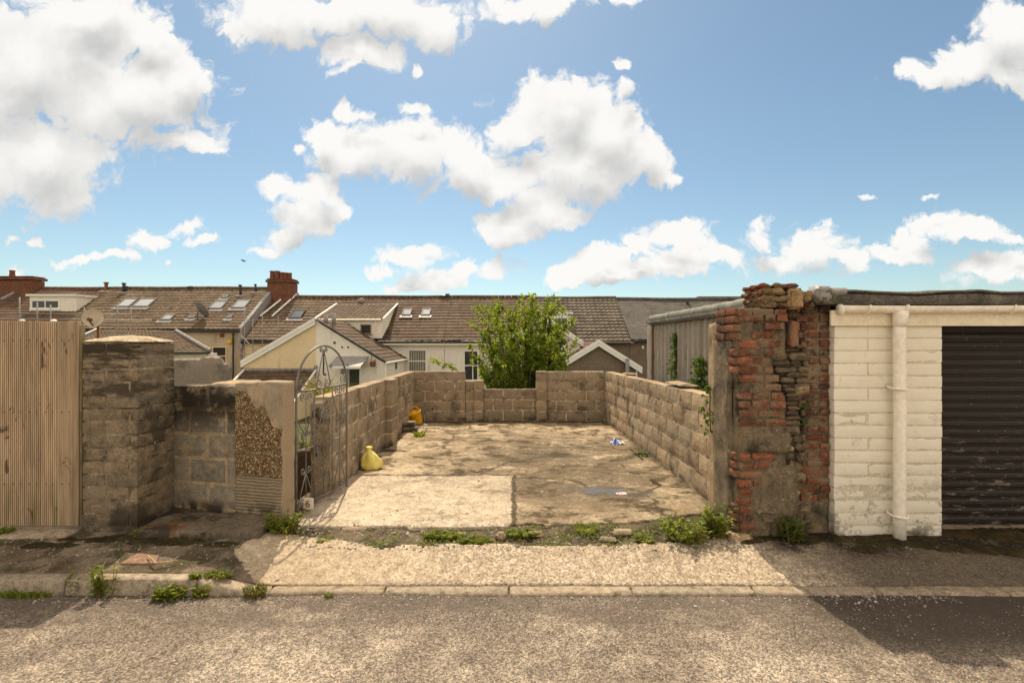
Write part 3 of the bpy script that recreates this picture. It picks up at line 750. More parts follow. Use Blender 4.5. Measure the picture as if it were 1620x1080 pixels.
# ================================================================== IRON GATE
G0 = Vector((-2.115, 4.74, .165)); GD = Vector((.19, .86, 0)).normalized(); GN = Vector((GD.y, -GD.x, 0))
def gp_(u, v, w_=0): return G0+GD*u+GN*w_+Vector((0, 0, v))
gt = thing('iron_gate', 'arched wrought iron garden gate with scrolls standing open', 'gate', G0)
w = MB()
arc = [gp_(0, .0), gp_(0, .6), gp_(0, 1.19)]+[gp_(.45-.45*math.cos(a), 1.19+.45*math.sin(a)) for a in [math.pi*i/20 for i in range(1, 20)]]+[gp_(.9, 1.19), gp_(.9, .6), gp_(.9, .0)]
w.tube(arc, .0115, 8); w.build('arched_frame', M_metal, gt, smooth=True)
def rod(name, pts, r=.0065):
    w = MB(); w.tube([gp_(*q) for q in pts], r, 6); return w.build(name, M_metal, gt, smooth=True)
rod('rail', [(0, 1.185), (.9, 1.185)], .010)
rod('rail', [(0, .045), (.9, .045)], .008)
rod('rail', [(0, .60), (.29, .60)], .008); rod('rail', [(.61, .60), (.9, .60)], .008)
for u in (.15, .29, .45, .61, .755):
    rod('bar', [(u, .045), (u, 1.185)], .0075 if u in (.29, .61) else .006)
for q in ([(.15, .36), (.02, .05)], [(.15, .36), (.28, .05)], [(.755, .40), (.62, .05)], [(.755, .40), (.885, .05)],
          [(.29, 1.13), (.25, .98), (.15, .74)], [(.0, .95), (.06, .84), (.15, .74)], [(.61, 1.13), (.66, .98), (.755, .80)], [(.9, .98), (.83, .88), (.755, .80)],
          [(.45, .98), (.38, .82), (.33, .60), (.38, .38), (.45, .2)], [(.45, .98), (.52, .82), (.57, .60), (.52, .38), (.45, .2)],
          [(.45, 1.60), (.40, 1.46), (.36, 1.32), (.33, 1.24), (.345, 1.20)], [(.45, 1.60), (.50, 1.46), (.545, 1.32), (.57, 1.24), (.555, 1.20)]):
    rod('brace', q, .006)
def scroll(u, v, r, a0, hand):
    pts = []
    for i in range(26):
        t_ = i/25; a = a0+hand*t_*2*math.pi*1.45; rr = r*(1-.78*t_)
        pts.append(gp_(u+rr*math.cos(a), v+rr*math.sin(a)))
    w = MB(); w.tube(pts, .0052, 5); w.build('scroll', M_metal, gt, smooth=True)
for (u, v, r) in ((.15, 1.13, .042), (.45, .96, .036), (.15, .385, .036), (.755, .80, .030), (.755, .43, .030), (.45, .25, .03), (.15, .08, .042), (.755, .09, .050), (.15, .755, .032), (.755, 1.13, .045), (.45, 1.60, .030)):
    for sgn in (-1, 1): scroll(u+sgn*(r+.012), v, r, math.pi*(1 if sgn > 0 else 0)+.3*sgn, sgn)
for sgn in (-1, 1):
    scroll(.45+sgn*.085, 1.245, .058, math.pi*(1 if sgn > 0 else 0), sgn)
    scroll(.45+sgn*.10, .56, .045, math.pi/2, sgn); scroll(.45+sgn*.085, .47, .036, -math.pi/2, -sgn)
    scroll(.45+sgn*.135, 1.42, .032, math.pi*(1 if sgn > 0 else 0), sgn)
    scroll(.45+sgn*.36, 1.255, .060, -math.pi/2, sgn)
w = MB(); hk = [gp_(.45, 1.56), gp_(.452, 1.46), gp_(.445, 1.36), gp_(.455, 1.33), gp_(.475, 1.325), gp_(.485, 1.345)]
w.tube(hk, [.006, .010, .008, .009, .012, .010], 8); w.build('drop_hook', M_black, gt, smooth=True)
w = MB(); w.tube([gp_(.9, .62), gp_(.95, .62)], .008, 6); w.build('latch', M_metal, gt, smooth=True)

# number plate on the ground behind the gate foot
npl = MB(); o_ = Vector((-2.055, 4.80, .165))
npl.rb((-2.10, 4.842, .165), (-1.99, 4.860, .285), .03, .004, .002)
np_ = tag(npl.build('number_tile', M_cream), 'small cream house number tile propped at the foot of the gate', 'number tile')
cu = bpy.data.curves.new('digit', 'FONT'); cu.body = '6'; cu.size = .10; cu.extrude = .002; cu.align_x = 'CENTER'; cu.align_y = 'CENTER'
tmp = bpy.data.objects.new('digit_tmp', cu); C.objects.link(tmp)
me = bpy.data.meshes.new_from_object(tmp.evaluated_get(bpy.context.evaluated_depsgraph_get()))
bpy.data.objects.remove(tmp); me.materials.clear(); me.materials.append(M_rust)
dg = bpy.data.objects.new('digit', me); C.objects.link(dg); dg.parent = np_
dg.location = Vector((-2.045, 4.8385, .225))-Vector(np_.location); dg.rotation_euler = (math.pi/2, 0, 0)

# ================================================================== RUINED BRICK PIER
bp = thing('brick_pier', 'crumbling red brick and rubble pier with loose stones on top', 'pillar', (2.4, 4.45, .15))
w = MB()
w.rb((1.995, 4.256, -.05), (2.31, 4.72, 2.10), .03, .025, .006, (1, 1, 1), 0, 7, 80)
w.rb((2.26, 4.262, -.05), (2.425, 4.70, 1.40), .03, .02, .008, (1, 1, 1), 0, 7, 60)
w.rb((2.26, 4.258, 1.68), (2.425, 4.70, 2.10), .03, .02, .010, (1, 1, 1), 0, 7, 30)
w.rb((2.25, 4.52, -.05), (2.45, 4.72, 2.13), .05, .01, .01, (.4, .4, .4), 0, 7, 60)
w.rb((2.425, 4.365, -.05), (2.66, 4.72, 2.13), .035, .01, .012, (.75, .75, .75), 0, 7, 70)
w.rb((2.42, 4.335, -.05), (2.64, 4.6, .78), .035, .01, .014, (1, 1, 1), 0, 7, 70)
w.rb((2.62, 4.337, -.05), (2.86, 4.72, 2.13), .035, .01, .008, (1, 1, 1), 0, 7, 70)
# rendered left face and a bulging plaster patch
w.rb((1.965, 4.36, .0), (2.02, 4.74, 1.88), .035, .02, .016, (.95, .92, .88), 0, 6, 60)
w.rb((2.06, 4.238, .86), (2.46, 4.30, 1.06), .03, .014, .008, (.86, .84, .84), 0, 9, 20)
w.rb((2.16, 4.245, .24), (2.52, 4.33, .76), .03, .02, .016, (.84, .82, .80), 0, 7, 24)
w.rb((2.10, 4.25, 1.82), (2.40, 4.30, 1.96), .03, .012, .010, (.98, .94, .86), 0, 8, 16)
w.build('mortar', M_bmortar, bp, smooth=True, origin=(2.4, 4.45, .15))
w = MB()
BT = [(1.0, 1.0, 1.0), (1.15, 1.05, .95), (.75, .8, .85), (1.25, 1.2, 1.1), (.9, .85, .8), (.5, .6, .7)]
def bt():
    b_ = R.choice(BT); k_ = R.uniform(.85, 1.15); return (b_[0]*k_, b_[1]*k_, b_[2]*k_)
def brick(x0, x1, z0, y0=4.238, dp=.10, h=.066, amp=.005, bev=.006, tn=None):
    w.rb((x0, y0+R.uniform(-.006, .004), z0+R.uniform(-.004, .004)), (x1, y0+dp, z0+h+R.uniform(-.004, .003)), .028, bev, amp, tn or bt(), 0, 16)
edge = lambda z: interp(z, ((.2, 2.15), (.5, 2.13), (.62, 2.22), (.8, 2.30), (1.06, 2.40), (1.3, 2.42), (1.45, 2.38), (1.55, 2.30), (1.68, 2.27), (1.78, 2.36), (1.98, 2.42), (2.2, 2.42)))
i = 0; z = .19
while z < 2.08:
    skip = .855 < z < 1.045
    if skip and w.v: w.build('bricks', M_brick, bp, origin=(2.4, 4.45, .15)); w = MB()
    x = 2.0-(.10 if i % 2 else 0)
    while x < edge(z)-.05 and not skip:
        ln = R.choice((.215, .215, .215, .105, .16)); a = max(x, 1.992); b = min(x+ln, edge(z)+R.uniform(-.02, .02))
        hide = R.random() < .05
        if 1.80 < z < 1.95: hide = not (2.06 < a < 2.26)
        if b-a > .05 and not hide: brick(a, b-.010, z, 4.240 if z < 1.95 else 4.225, amp=.006)
        x += ln
    if not skip and R.random() < .30:           # brick ends on the left return
        wr = MB(); wr.rb((1.958, 4.27, z), (2.03, 4.27+R.uniform(.08, .13), z+.064), .025, .005, .004, bt()); wr.build('return_brick', M_brick, bp)
    i += 1; z += .0765
for z in (1.86, 1.935, 2.015, 2.085):
    for (a, b) in ((4.26, 4.45), (4.46, 4.66)):
        wr = MB(); wr.rb((1.955+R.uniform(-.006, .012), a, z), (2.03, b, z+.066), .022, .004, .004, bt()); wr.build('return_brick', M_brick, bp)
for (a, b) in ((1.98, 2.10), (2.105, 2.29), (2.295, 2.40)): brick(a, b, 2.075, 4.222, .2, .064, tn=(.85, .8, .85))
w.build('bricks', M_brick, bp, origin=(2.4, 4.45, .15)); w = MB()
# dark bricks against the garage
i = 0; z = .42
while z < 2.12:
    x = 2.845
    left = interp(z, ((.4, 2.6), (.75, 2.62), (1.1, 2.62), (1.35, 2.56), (1.45, 2.68), (1.7, 2.68), (1.78, 2.60), (2.0, 2.56)))
    if not (.5 < z < .56):
        while x > left:
            ln = R.choice((.215, .105, .105, .16)); a = x-ln
            dk = R.choice(((.50, .55, .6), (.62, .6, .6), (.33, .45, .55), (.8, .72, .68)))
            if z < .9: dk = R.choice(((1.0, .9, .85), (.8, .75, .7)))
            brick(max(a, left-.03)+.009, x, z, 4.322+R.uniform(-.008, .010), .12, .065, tn=dk)
            x = a
    i += 1; z += .0765
w.build('dark_bricks', M_brick, bp, origin=(2.4, 4.45, .15)); w = MB()
# one brick on end in the crack
w.rb((2.455, 4.25, 1.80), (2.535, 4.36, 2.03), .03, .010, .006, (1.25, 1.25, 1.3))
w.build('upended_brick', M_brick, bp, origin=(2.4, 4.45, .15))
w = MB()
def stone(x0, x1, z0, z1, y0=4.32, tn=None, amp=.012, y1=4.55):
    w.rb((x0, y0+R.uniform(-.012, .02), z0), (x1, y1, z1), .028, .012, amp, tn or tone(.7, 1.15, .04), 0, 13)
z = .22
while z < 1.80:
    h = R.choice((.030, .042, .055, .075, .036))
    if .30 < z < .9: h *= 1.7
    a = edge(z)+R.uniform(.02, .05); b = interp(z, ((.2, 2.70), (.7, 2.62), (1.3, 2.60), (1.5, 2.68), (1.8, 2.62)))
    x = a
    while x < b-.03:
        ln = R.uniform(.10, .24); e = min(b, x+ln)
        if R.random() > (.10 if z > .8 else .45): stone(x, e-.006, z, z+h-.003, 4.300)
        x += ln
    z += h
stone(2.52, 2.665, 1.375, 1.475, 4.30, (1.35, 1.3, 1.2)); stone(2.53, 2.64, 1.545, 1.585, 4.305, (1.7, 1.35, .9))
stone(2.14, 2.33, .33, .385, 4.225, (1.0, .98, .95), y1=4.4); stone(2.19, 2.32, .245, .32, 4.23, y1=4.4); stone(2.34, 2.46, .22, .34, 4.25, (.8, .75, .7), y1=4.4)
stone(2.50, 2.56, .48, .535, 4.28, (1.9, 1.8, 1.5)); stone(2.05, 2.12, .15, .2, 4.2, (1.2, 1.1, .9))
stone(2.47, 2.515, .86, .92, 4.27, (1.8, 1.7, 1.5)); stone(2.47, 2.50, .70, .80, 4.265, (1.7, 1.5, 1.3))
w.build('rubble', M_slate, bp, origin=(2.4, 4.45, .15))
# stones laid on the top
def cap(x0, x1, z0, z1, y0=4.24, y1=4.6, tn=(1.25, 1.15, 1.0), amp=.02, m_=None, nm='capping_stone'):
    w = MB(); w.rb((x0, y0, z0), (x1, y1, z1), .022, .016, amp, tn, 0, 15, 18); w.build(nm, m_ or M_slate, bp)
cap(2.165, 2.335, 2.150, 2.190, 4.22); cap(2.33, 2.475, 2.145, 2.215, 4.23, tn=(1.0, .9, .75))
cap(2.165, 2.44, 2.195, 2.255, 4.21, tn=(1.05, .95, .8), amp=.026)
cap(2.185, 2.40, 2.260, 2.315, 4.22, tn=(1.1, 1.0, .8), amp=.026); cap(2.155, 2.20, 2.255, 2.295, 4.21, tn=(.9, .6, .5), m_=M_brick)
cap(2.17, 2.30, 2.318, 2.352, 4.24, tn=(.85, .62, .5), m_=M_brick); cap(2.29, 2.42, 2.318, 2.362, 4.23, tn=(1.0, .9, .7), amp=.02)
cap(2.395, 2.535, 2.318, 2.350, 4.24, tn=(.7, .7, .8), m_=M_brick)
cap(2.41, 2.545, 2.13, 2.315, 4.20, 4.5, (1.55, 1.35, 1.0), .008)
cap(2.555, 2.66, 2.19, 2.285, 4.26, tn=(1.25, 1.1, .85)); cap(2.56, 2.69, 2.14, 2.19, 4.27, tn=(.45, .45, .45), m_=M_brick)
cap(2.45, 2.56, 2.05, 2.135, 4.30, 4.6, (.4, .36, .32))

# ================================================================== GARAGE
ga = thing('garage', 'flat roofed garage with white painted blocks and a dark roller shutter', 'garage', (4.8, 6.9, .14))
gY = 4.27
w = MB(); courses(w, (2.845, gY, .12), (3.80, gY, .12), 17, ch=.110, bl=.60, th=.22, gap=.006, rec=.0035, camp=.0012, below=.2, amp=.0016, bev=.003, res=.035, tl=(.96, 1.02))
w.build('painted_wall', [M_paint, M_paintjoint], ga, origin=(3.3, gY, .12)); w = MB()
courses(w, (6.35, gY, .12), (7.2, gY, .12), 17, ch=.110, bl=.45, th=.22, gap=.009, rec=.011, camp=.002, below=.2, amp=.003, bev=.009, res=.09, tl=(1, 1))
w.build('painted_wall', [M_paint, M_paint], ga, origin=(5, gY, .12))
w = MB(); zb = .165; zt = 2.06; pitch = .0805; prof = []
z = zb
while z < zt:
    for (dy, f_) in ((.016, .0), (.016, .10), (.004, .16), (.0, .35), (.0, .62), (.006, .86), (.016, .97)):
        prof.append((dy, z+f_*pitch))
    z += pitch
xs2 = rng(3.78, 6.4, .16); vs = []; fs = []
for xx in xs2:
    for (dy, z) in prof: vs.append((xx, 4.455+dy+.003*nz(xx, z, 0, 2), z))
n = len(prof)
for a in range(len(xs2)-1):
    for b in range(n-1): fs.append((a*n+b, (a+1)*n+b, (a+1)*n+b+1, a*n+b+1))
w.add(vs, fs); w.build('roller_shutter', M_shutter, ga, origin=(5, 4.45, .15))
w = MB(); w.rb((3.78, 4.40, .05), (6.4, 4.62, .160), .12, .01, .006, (.8, .8, .8), 0, 6, 30); w.build('threshold', M_kerb, ga)
w = MB(); w.rb((2.795, 4.235, 1.985), (7.25, 4.262, 2.125), .3, .002, .001, (1, 1, 1), 0, 3, 20); w.build('fascia', M_cream, ga)
w = MB()
def felt(p):
    if p.z > 2.2 and p.y < 4.6: p.z += .020*nz(p.x, 0, 3, 1.6)+.010*nz(p.x, 1, 3, 6)
    return p
w.rb((2.70, 4.20, 2.165), (7.3, 9.75, 2.270), .12, .010, .006, (1, 1, 1), 0, 4, 46, felt)
w.rb((2.72, 4.19, 2.256), (7.3, 4.40, 2.300), .09, .012, .010, (.8, .8, .8), 0, 5, 60, felt)
w.build('felt_roof', M_felt, ga, origin=(4.8, 4.3, 2.17))
w = MB()
w.rb((2.665, 4.19, 2.20), (2.78, 4.40, 2.335), .022, .02, .03, (1.2, 1.2, 1.2), 0, 9, 12); w.rb((2.76, 4.185, 2.262), (2.925, 4.36, 2.318), .022, .014, .018, (1.25, 1.25, 1.25), 0, 8, 12)
w.build('lead_flashing', M_lead, ga, smooth=True)
w = MB()   # half round gutter with closed end
ns = 11; xs3 = rng(2.835, 7.3, .3); vs = []; fs = []
pr = [(.052*math.sin(math.radians(q)), -.052*math.cos(math.radians(q))) for q in range(-100, 101, 20)]
for xx in xs3:
    for (dy, dz) in pr: vs.append((xx, 4.182+dy*.95, 2.148+dz+.002*math.sin(xx*3)))
for a in range(len(xs3)-1):
    for b in range(ns-1): fs.append((a*ns+b, a*ns+b+1, (a+1)*ns+b+1, (a+1)*ns+b))
w.add(vs, fs); w.tube([(2.83, 4.182, 2.122), (2.845, 4.182, 2.122)], .050, 14)
gu = w.build('gutter', M_pvc, ga, smooth=True)
for xx in (3.06, 3.38, 4.3, 5.2, 6.1):
    w = MB(); w.tube([(xx, 4.182+.056*math.sin(math.radians(q)), 2.148-.056*math.cos(math.radians(q))) for q in range(-105, 106, 15)], .009 if xx != 3.38 else .013, 6)
    w.build('bracket', M_pvc, gu, smooth=True)
w = MB()
w.tube([(3.36, 4.182, 2.12), (3.36, 4.184, 2.07), (3.36, 4.188, 2.03), (3.36, 4.195, 1.98)], [.060, .058, .055, .052], 16)
w.tube([(3.36, 4.19, 2.02), (3.36, 4.195, 1.9), (3.362, 4.192, 1.2), (3.355, 4.186, .4), (3.352, 4.184, .09)], .048, 16)
dp = w.build('downpipe', M_pvc, ga, smooth=True)
for z in (1.445, .345):
    w = MB(); w.tube([(3.31, 4.262, z+.01), (3.288, 4.235, z+.008), (3.292, 4.17, z), (3.33, 4.128, z-.004), (3.375, 4.127, z-.006), (3.415, 4.165, z-.004), (3.42, 4.24, z), (3.41, 4.262, z)], .011, 6)
    w.build('pipe_clip', M_pvc, dp, smooth=True)
# corrugated side wall
w = MB(); prof = []; y = 4.72; XG = 2.80
while y < 9.62:
    for (f_, dx) in ((0, 0), (.60, 0), (.70, -.038), (.90, -.038)): prof.append((y+f_*.225, XG+dx))
    y += .225
vs = []
for (yy, xx) in prof: vs += [(xx, yy, -1.2), (xx, yy, 2.20)]
w.add(vs, [(2*i, 2*i+1, 2*i+3, 2*i+2) for i in range(len(prof)-1)])
w.add([(XG, 9.62, -1.2), (7.2, 9.62, -1.2), (7.2, 9.62, 2.2), (XG, 9.62, 2.2)], [(0, 1, 2, 3)])
w.add([(7.2, 9.62, -1.2), (7.2, 4.4, -1.2), (7.2, 4.4, 2.2), (7.2, 9.62, 2.2)], [(0, 1, 2, 3)])
w.build('corrugated_wall', M_corr, ga, smooth=False)
w = MB()
w.rb((2.72, 4.75, 2.225), (2.80, 9.72, 2.36), .07, .02, .010, (1, 1, 1), 0, 5, 72); w.build('edge_flashing', M_feltgreen, ga, smooth=True)
w = MB(); w.rb((2.70, 9.45, -1.2), (2.76, 9.70, 2.22), .12, .01, .012, (.95, .9, .8), 0, 6, 30); w.build('corner_trim', M_corr, ga)
w = MB(); w.rb((2.745, 9.40, .2), (2.77, 9.455, 2.15), .06, .004, .014, (.3, .28, .22), 0, 9, 40); w.build('rusted_edge', M_rust, ga)
# ================================================================== THE TERRACE BEHIND
YE, YR = 29.0, 33.0
GZ = -1.85
def roof_mesh(w, p0, p1, e0, e1, gauge=.33, tw=.30, wave=.028, lap=.035, jit=.10):
    """ridge p0->p1, eaves e0->e1; stepped courses with rolled tiles"""
    p0, p1, e0, e1 = map(Vector, (p0, p1, e0, e1))
    sl = ((e0-p0).length+(e1-p1).length)/2; n = max(2, round(sl/gauge))
    width = max((p1-p0).length, (e1-e0).length); m = max(2, round(width/tw*4))
    nrm = (e1-e0).cross(p0-e0) if (e1-e0).length > .1 else (p1-p0).cross(p0-e0)
    nrm.normalize()
    if nrm.z < 0: nrm.negate()
    for k in range(n):
        vs = []; ts = []
        for s_, up in ((k/n, .004), ((k+1)/n, lap)):
            a = p0.lerp(e0, s_); b = p1.lerp(e1, s_)
            for j in range(m+1):
                u = j/m; q = a.lerp(b, u); ph = (u*width/tw) % 1
                bump = wave*(.5+.5*math.cos(2*math.pi*ph))
                sag = .03*nz(q.x*.3, s_*3, p0.x)+.07*nz(q.x*.22, p0.y, 0)
                vs.append(q+nrm*(up+bump+sag))
                tl = 1+jit*2*noise.cell(Vector((math.floor(q.x/tw)*1.37, k*2.11, p0.y)))-jit
                ts.append((tl, tl*.99, tl*.97))
        W = m+1
        fs = [(j, j+1, W+j+1, W+j) for j in range(m)]
        low = [v-nrm*lap for v in vs[W:]]
        b0 = len(vs); vs = vs+low; ts = ts+ts[W:]
        fs += [(W+j, W+j+1, b0+j+1, b0+j) for j in range(m)]
        w.add(vs, fs, ts)
def ridge(parent, x0, x1, y, z, m):
    w = MB(); x = x0
    while x < x1-.05:
        b = min(x+.45, x1)
        za_ = z+.06*nz(x*.22, YR, 0); zb_ = z+.06*nz(b*.22, YR, 0); w.tube([(x+.01, y, za_-.02), (b-.01, y, zb_-.02)], .13, 10, tone(.8, 1.1)); x = b
    return w.build('ridge_tiles', m, parent, smooth=True)
class Roof:
    def __init__(s, ze, zr): s.ze, s.zr = ze, zr; s.m = (zr-ze)/(YR-YE)
    def z(s, y): return s.ze+(y-YE)*s.m
    def px(s, px, py):
        k = (py-540)/F; Y = (CAMZ-s.ze+YE*s.m)/(s.m+k)
        return at(px, py, Y)
def wall_box(name, parent, x0, x1, y0, y1, z0, z1, m):
    w = MB(); w.box((x0, y0, z0), (x1, y1, z1)); return w.build(name, m, parent)
def window(parent, x0, x1, z0, z1, Y, mull=(), tran=(), fm=None, blind=False, name='window', fw=.06):
    fm = fm or M_upvc
    w = MB()
    for (a, b, c, d_) in ((x0, x1, z0, z0+fw), (x0, x1, z1-fw, z1)): w.box((a, Y-.05, c), (b, Y+.02, d_))
    for (a, b) in ((x0, x0+fw), (x1-fw, x1)): w.box((a, Y-.05, z0+fw), (b, Y+.02, z1-fw))
    for q in mull: w.box((q-.03, Y-.045, z0+fw), (q+.03, Y+.02, z1-fw))
    for q in tran: w.box((x0+fw, Y-.048, q-.03), (x1-fw, Y+.02, q+.03))
    f_ = w.build(name, fm, parent)
    w = MB(); w.box((x0+fw, Y-.012, z0+fw), (x1-fw, Y+.01, z1-fw)); w.build('pane', M_glass, f_)
    w = MB(); w.box((x0-.06, Y-.10, z0-.06), (x1+.06, Y+.02, z0-.002)); w.build('sill', fm, f_)
    if blind:
        w = MB(); q = x0+fw+.02
        while q < x1-fw-.05:
            w.box((q, Y-.022, z0+fw+.01), (q+.062, Y-.014, z1-fw-.01), tone(.85, 1.1)); q += .105
        w.build('blind', M_blind, f_)
    return f_
def skylight(parent, rf, px0, px1, py0, py1, dark=False, fw=.07):
    c0 = rf.px((px0+px1)/2, py0); c1 = rf.px((px0+px1)/2, py1)
    cx = (c0.x+c1.x)/2; wd = (px1-px0)*.80*((c0.y+c1.y)/2)/F/2
    ya, yb = c1.y, c0.y
    up = Vector((0, -rf.m, 1)).normalized()*.10
    def pt(x, y, h=1.0): return Vector((x, y, rf.z(y)))+up*h
    def slab(w, xa, xb, y0, y1, h0, h1):
        vs = [pt(xa, y0, h0), pt(xb, y0, h0), pt(xb, y1, h0), pt(xa, y1, h0), pt(xa, y0, h1), pt(xb, y0, h1), pt(xb, y1, h1), pt(xa, y1, h1)]
        w.add(vs, [(3,2,1,0),(4,5,6,7),(0,1,5,4),(1,2,6,5),(2,3,7,6),(3,0,4,7)])
    w = MB()
    slab(w, cx-wd, cx-wd+fw, ya, yb, .0, 1.4); slab(w, cx+wd-fw, cx+wd, ya, yb, .0, 1.4)
    slab(w, cx-wd+fw, cx+wd-fw, ya, ya+fw, .0, 1.35); slab(w, cx-wd+fw, cx+wd-fw, yb-fw, yb, .0, 1.35)
    fr = w.build('skylight', M_black if dark else M_dishg, parent)
    w = MB(); slab(w, cx-wd+fw, cx+wd-fw, ya+fw, yb-fw, .2, 1.1); w.build('pane', M_skyglass if not dark else M_glassblue, fr)
    w = MB(); slab(w, cx-wd-.12, cx+wd+.12, ya-.22, ya-.005, .25, .85); w.build('flashing', M_lead, fr)
M_glassblue = mat('skylight_blue', lambda t: dict(c=(.10, .12, .135), r=.08, spec=.8))
def vent_pipe(parent, px, py_top, rf, py_base, r=.09, tilt=0, m=None):
    b = rf.px(px, py_base); t_ = at(px+tilt, py_top, b.y)
    w = MB(); w.tube([b-Vector((0, 0, .2)), b.lerp(t_, .7), t_], r, 8); w.lathe([(r*1.5, -.02), (r*1.6, .05), (r*.3, .09)], (t_.x, t_.y, t_.z), 8)
    w.build('vent_pipe', m or M_black, parent, smooth=True)
    w = MB(); w.rb((b.x-.35, b.y-.25, b.z-.16), (b.x+.3, b.y+.1, b.z+.0), .1, .02, .02); w.build('flashing', M_lead, parent)
def house(name, label, x0, x1, ze, zr, tm, wm, group='terraced houses behind the yard', wall_y=29.25, **kw):
    t = thing(name, label, 'house', ((x0+x1)/2, 32, GZ), group)
    rf = Roof(ze, zr)
    w = MB(); roof_mesh(w, (x0, YR, zr), (x1, YR, zr), (x0, YE, ze), (x1, YE, ze), **kw)
    roof_mesh(w, (x0, YR, zr), (x1, YR, zr), (x0, 2*YR-YE, ze), (x1, 2*YR-YE, ze), gauge=.6, tw=.6)
    rr = w.build('roof', tm, t)
    ridge(rr, x0, x1, YR, zr+.05, tm)
    w = MB()
    yb_ = 2*YR-YE-.3
    w.box((x0+.001, wall_y, GZ-1), (x1-.001, yb_, ze-.08))
    for x_ in (x0+.003, x1-.22):
        w.add([(x_, wall_y, ze-.08), (x_, YR, zr-.12), (x_, yb_, ze-.08), (x_+.217, wall_y, ze-.08), (x_+.217, YR, zr-.12), (x_+.217, yb_, ze-.08)], [(0, 1, 2), (5, 4, 3), (0, 3, 4, 1), (1, 4, 5, 2)])
    w.build('wall', wm, t)
    w = MB(); w.tube([(x0+.02, YE-.02, ze-.10), (x1-.02, YE-.02, ze-.10)], .075, 8)
    w.build('gutter', kw.get('gm') or M_black, t, smooth=True)
    return t, rf, rr
def cm(x): return (x-810)
# A far left
zrA = at(0, 457, YR).z; zeA = at(0, 521, YE).z
hA, rA, rrA = house('terraced_house', 'far left terraced house with red brown tiles and a white boxed dormer', -46, -27.82, zeA, zrA, M_tile_red, M_pinkr)
# its dormer
dt = at(0, 470, 31.2).z; db = at(0, 493, 31.0).z
dxa, dxb = cm(47)*30.6/F, cm(98)*30.6/F
w = MB(); yb0 = 30.6
def dormer(parent, xa, xb, yf, z0, z1, rf, cheek, win, roofm=None, slope=.12):
    yr_ = YE+(z1+slope-rf.ze)/rf.m
    w = MB(); w.box((xa, yf, z0), (xb, yr_+.3, z1)); d_ = w.build('dormer', cheek, parent)
    w = MB(); w.box((xa-.12, yf-.15, z1+.002), (xb+.12, yr_+.4, z1+.13)); w.build('dormer_roof', roofm or M_lead, d_)
    return d_
dA = dormer(hA, dxa, dxb+.9, yb0, db, dt, rA, M_white, None, M_upvc)
zb0 = at(0, 489, yb0).z; zt0 = at(0, 474, yb0).z
window(dA, dxa+.12, dxb-.1, zb0, zt0, yb0-.01, mull=((dxa+dxb)/2,), fw=.09)
# left chimney
def chimney(parent, px0, px1, pyt, pyb, Y, pots, m=M_redbrick, depth=.9, cap=.1):
    a = at(px0, pyt, Y); b = at(px1, pyb, Y)
    w = MB(); w.rb((a.x, Y, b.z-1.0), (b.x, Y+depth, a.z-.28), .25, .02, .015, (1, 1, 1), 0, 4)
    w.rb((a.x-cap, Y-cap, a.z-.28), (b.x+cap, Y+depth+cap, a.z-.10), .4, .01, .006, (.95, .95, .95), 0, 4)
    w.rb((a.x-cap*.3, Y-cap*.3, a.z-.10), (b.x+cap*.3, Y+depth+cap*.3, a.z), .4, .02, .008, (.9, .9, .9), 0, 4)
    c_ = w.build('chimney', m, parent)
    for (px_, h, r_) in pots:
        q = at(px_, 0, Y+.3).x
        w = MB(); w.lathe([(r_*1.05, 0), (r_, .1), (r_*.85, h*.8), (r_*1.08, h*.86), (r_*1.02, h), (r_*.7, h), (r_*.65, h*.5)], (q, Y+depth*.35, a.z-.02), 12, tone(.75, 1.15)); w.build('chimney_pot', M_pot, c_, smooth=True)
    return c_
chimney(hA, -40, 51, 436, 466, 32.4, ((-12, .5, .16), (19, .42, .16)))
w = MB(); a_ = rA.px(35, 458); b_ = rA.px(2, 476); w.tube([a_+Vector((0, 0, .08)), b_+Vector((0, 0, .08))], .1, 6); w.build('flashing', M_lead, hA)
# B
hB, rB, rrB = house('terraced_house', 'long brown tiled terraced house with five skylights and a cream rear wall', -27.8, -16.3, zeA, zrA, M_tile, M_pinkr)
for q in ((189, 216, 474, 487), (213, 246, 474, 487), (256, 277, 499, 508), (333, 359, 478, 490), (369, 396, 476, 489)): skylight(hB, rB, *q)
for q in ((299, 311, 500, 505), (352, 363, 468, 473), (360, 369, 500, 505)):
    skylight(hB, rB, *q, fw=.12)
vent_pipe(hB, 168, 448, rB, 460, .10, m=M_pot); vent_pipe(hB, 196, 449, rB, 462, .09); vent_pipe(hB, 200.5, 454, rB, 462, .05)
vent_pipe(hB, 381, 452, rB, 467, .08, -1); vent_pipe(hB, 406, 451, rB, 462, .06, -2)
w = MB(); a_ = at(297, 454, 33); w.rb((a_.x, 32.8, zrA), (a_.x+.5, 33.2, zrA+.18), .1, .03, .02); w.build('ridge_vent', M_black, hB)
zf = lambda py, Y=29.25: at(0, py, Y).z
xf = lambda px, Y=29.25: (px-810)*Y/F
window(hB, xf(336), xf(359), zf(578), zf(548), 29.25, tran=(zf(563),), fm=M_creamr)
window(hB, xf(300), xf(334), zf(590), zf(548), 29.25, tran=(zf(563),), fm=M_creamr)
w = MB(); w.box((xf(348.5), 29.20, zf(533.5)), (xf(354.5), 29.26, zf(527.5))); w.build('air_brick', M_rust, hB)
w = MB(); w.rb((xf(361), 29.05, zf(544)), (xf(369), 29.24, zf(537)), .1, .04, .01); w.build('alarm_box', M_yellow, hB)
for px_ in (371, 383):
    w = MB(); w.tube([(xf(px_), 29.10, GZ), (xf(px_), 29.10, zeA-.2)], .055, 6); w.build('drainpipe', M_black if px_ == 371 else M_lead, hB)
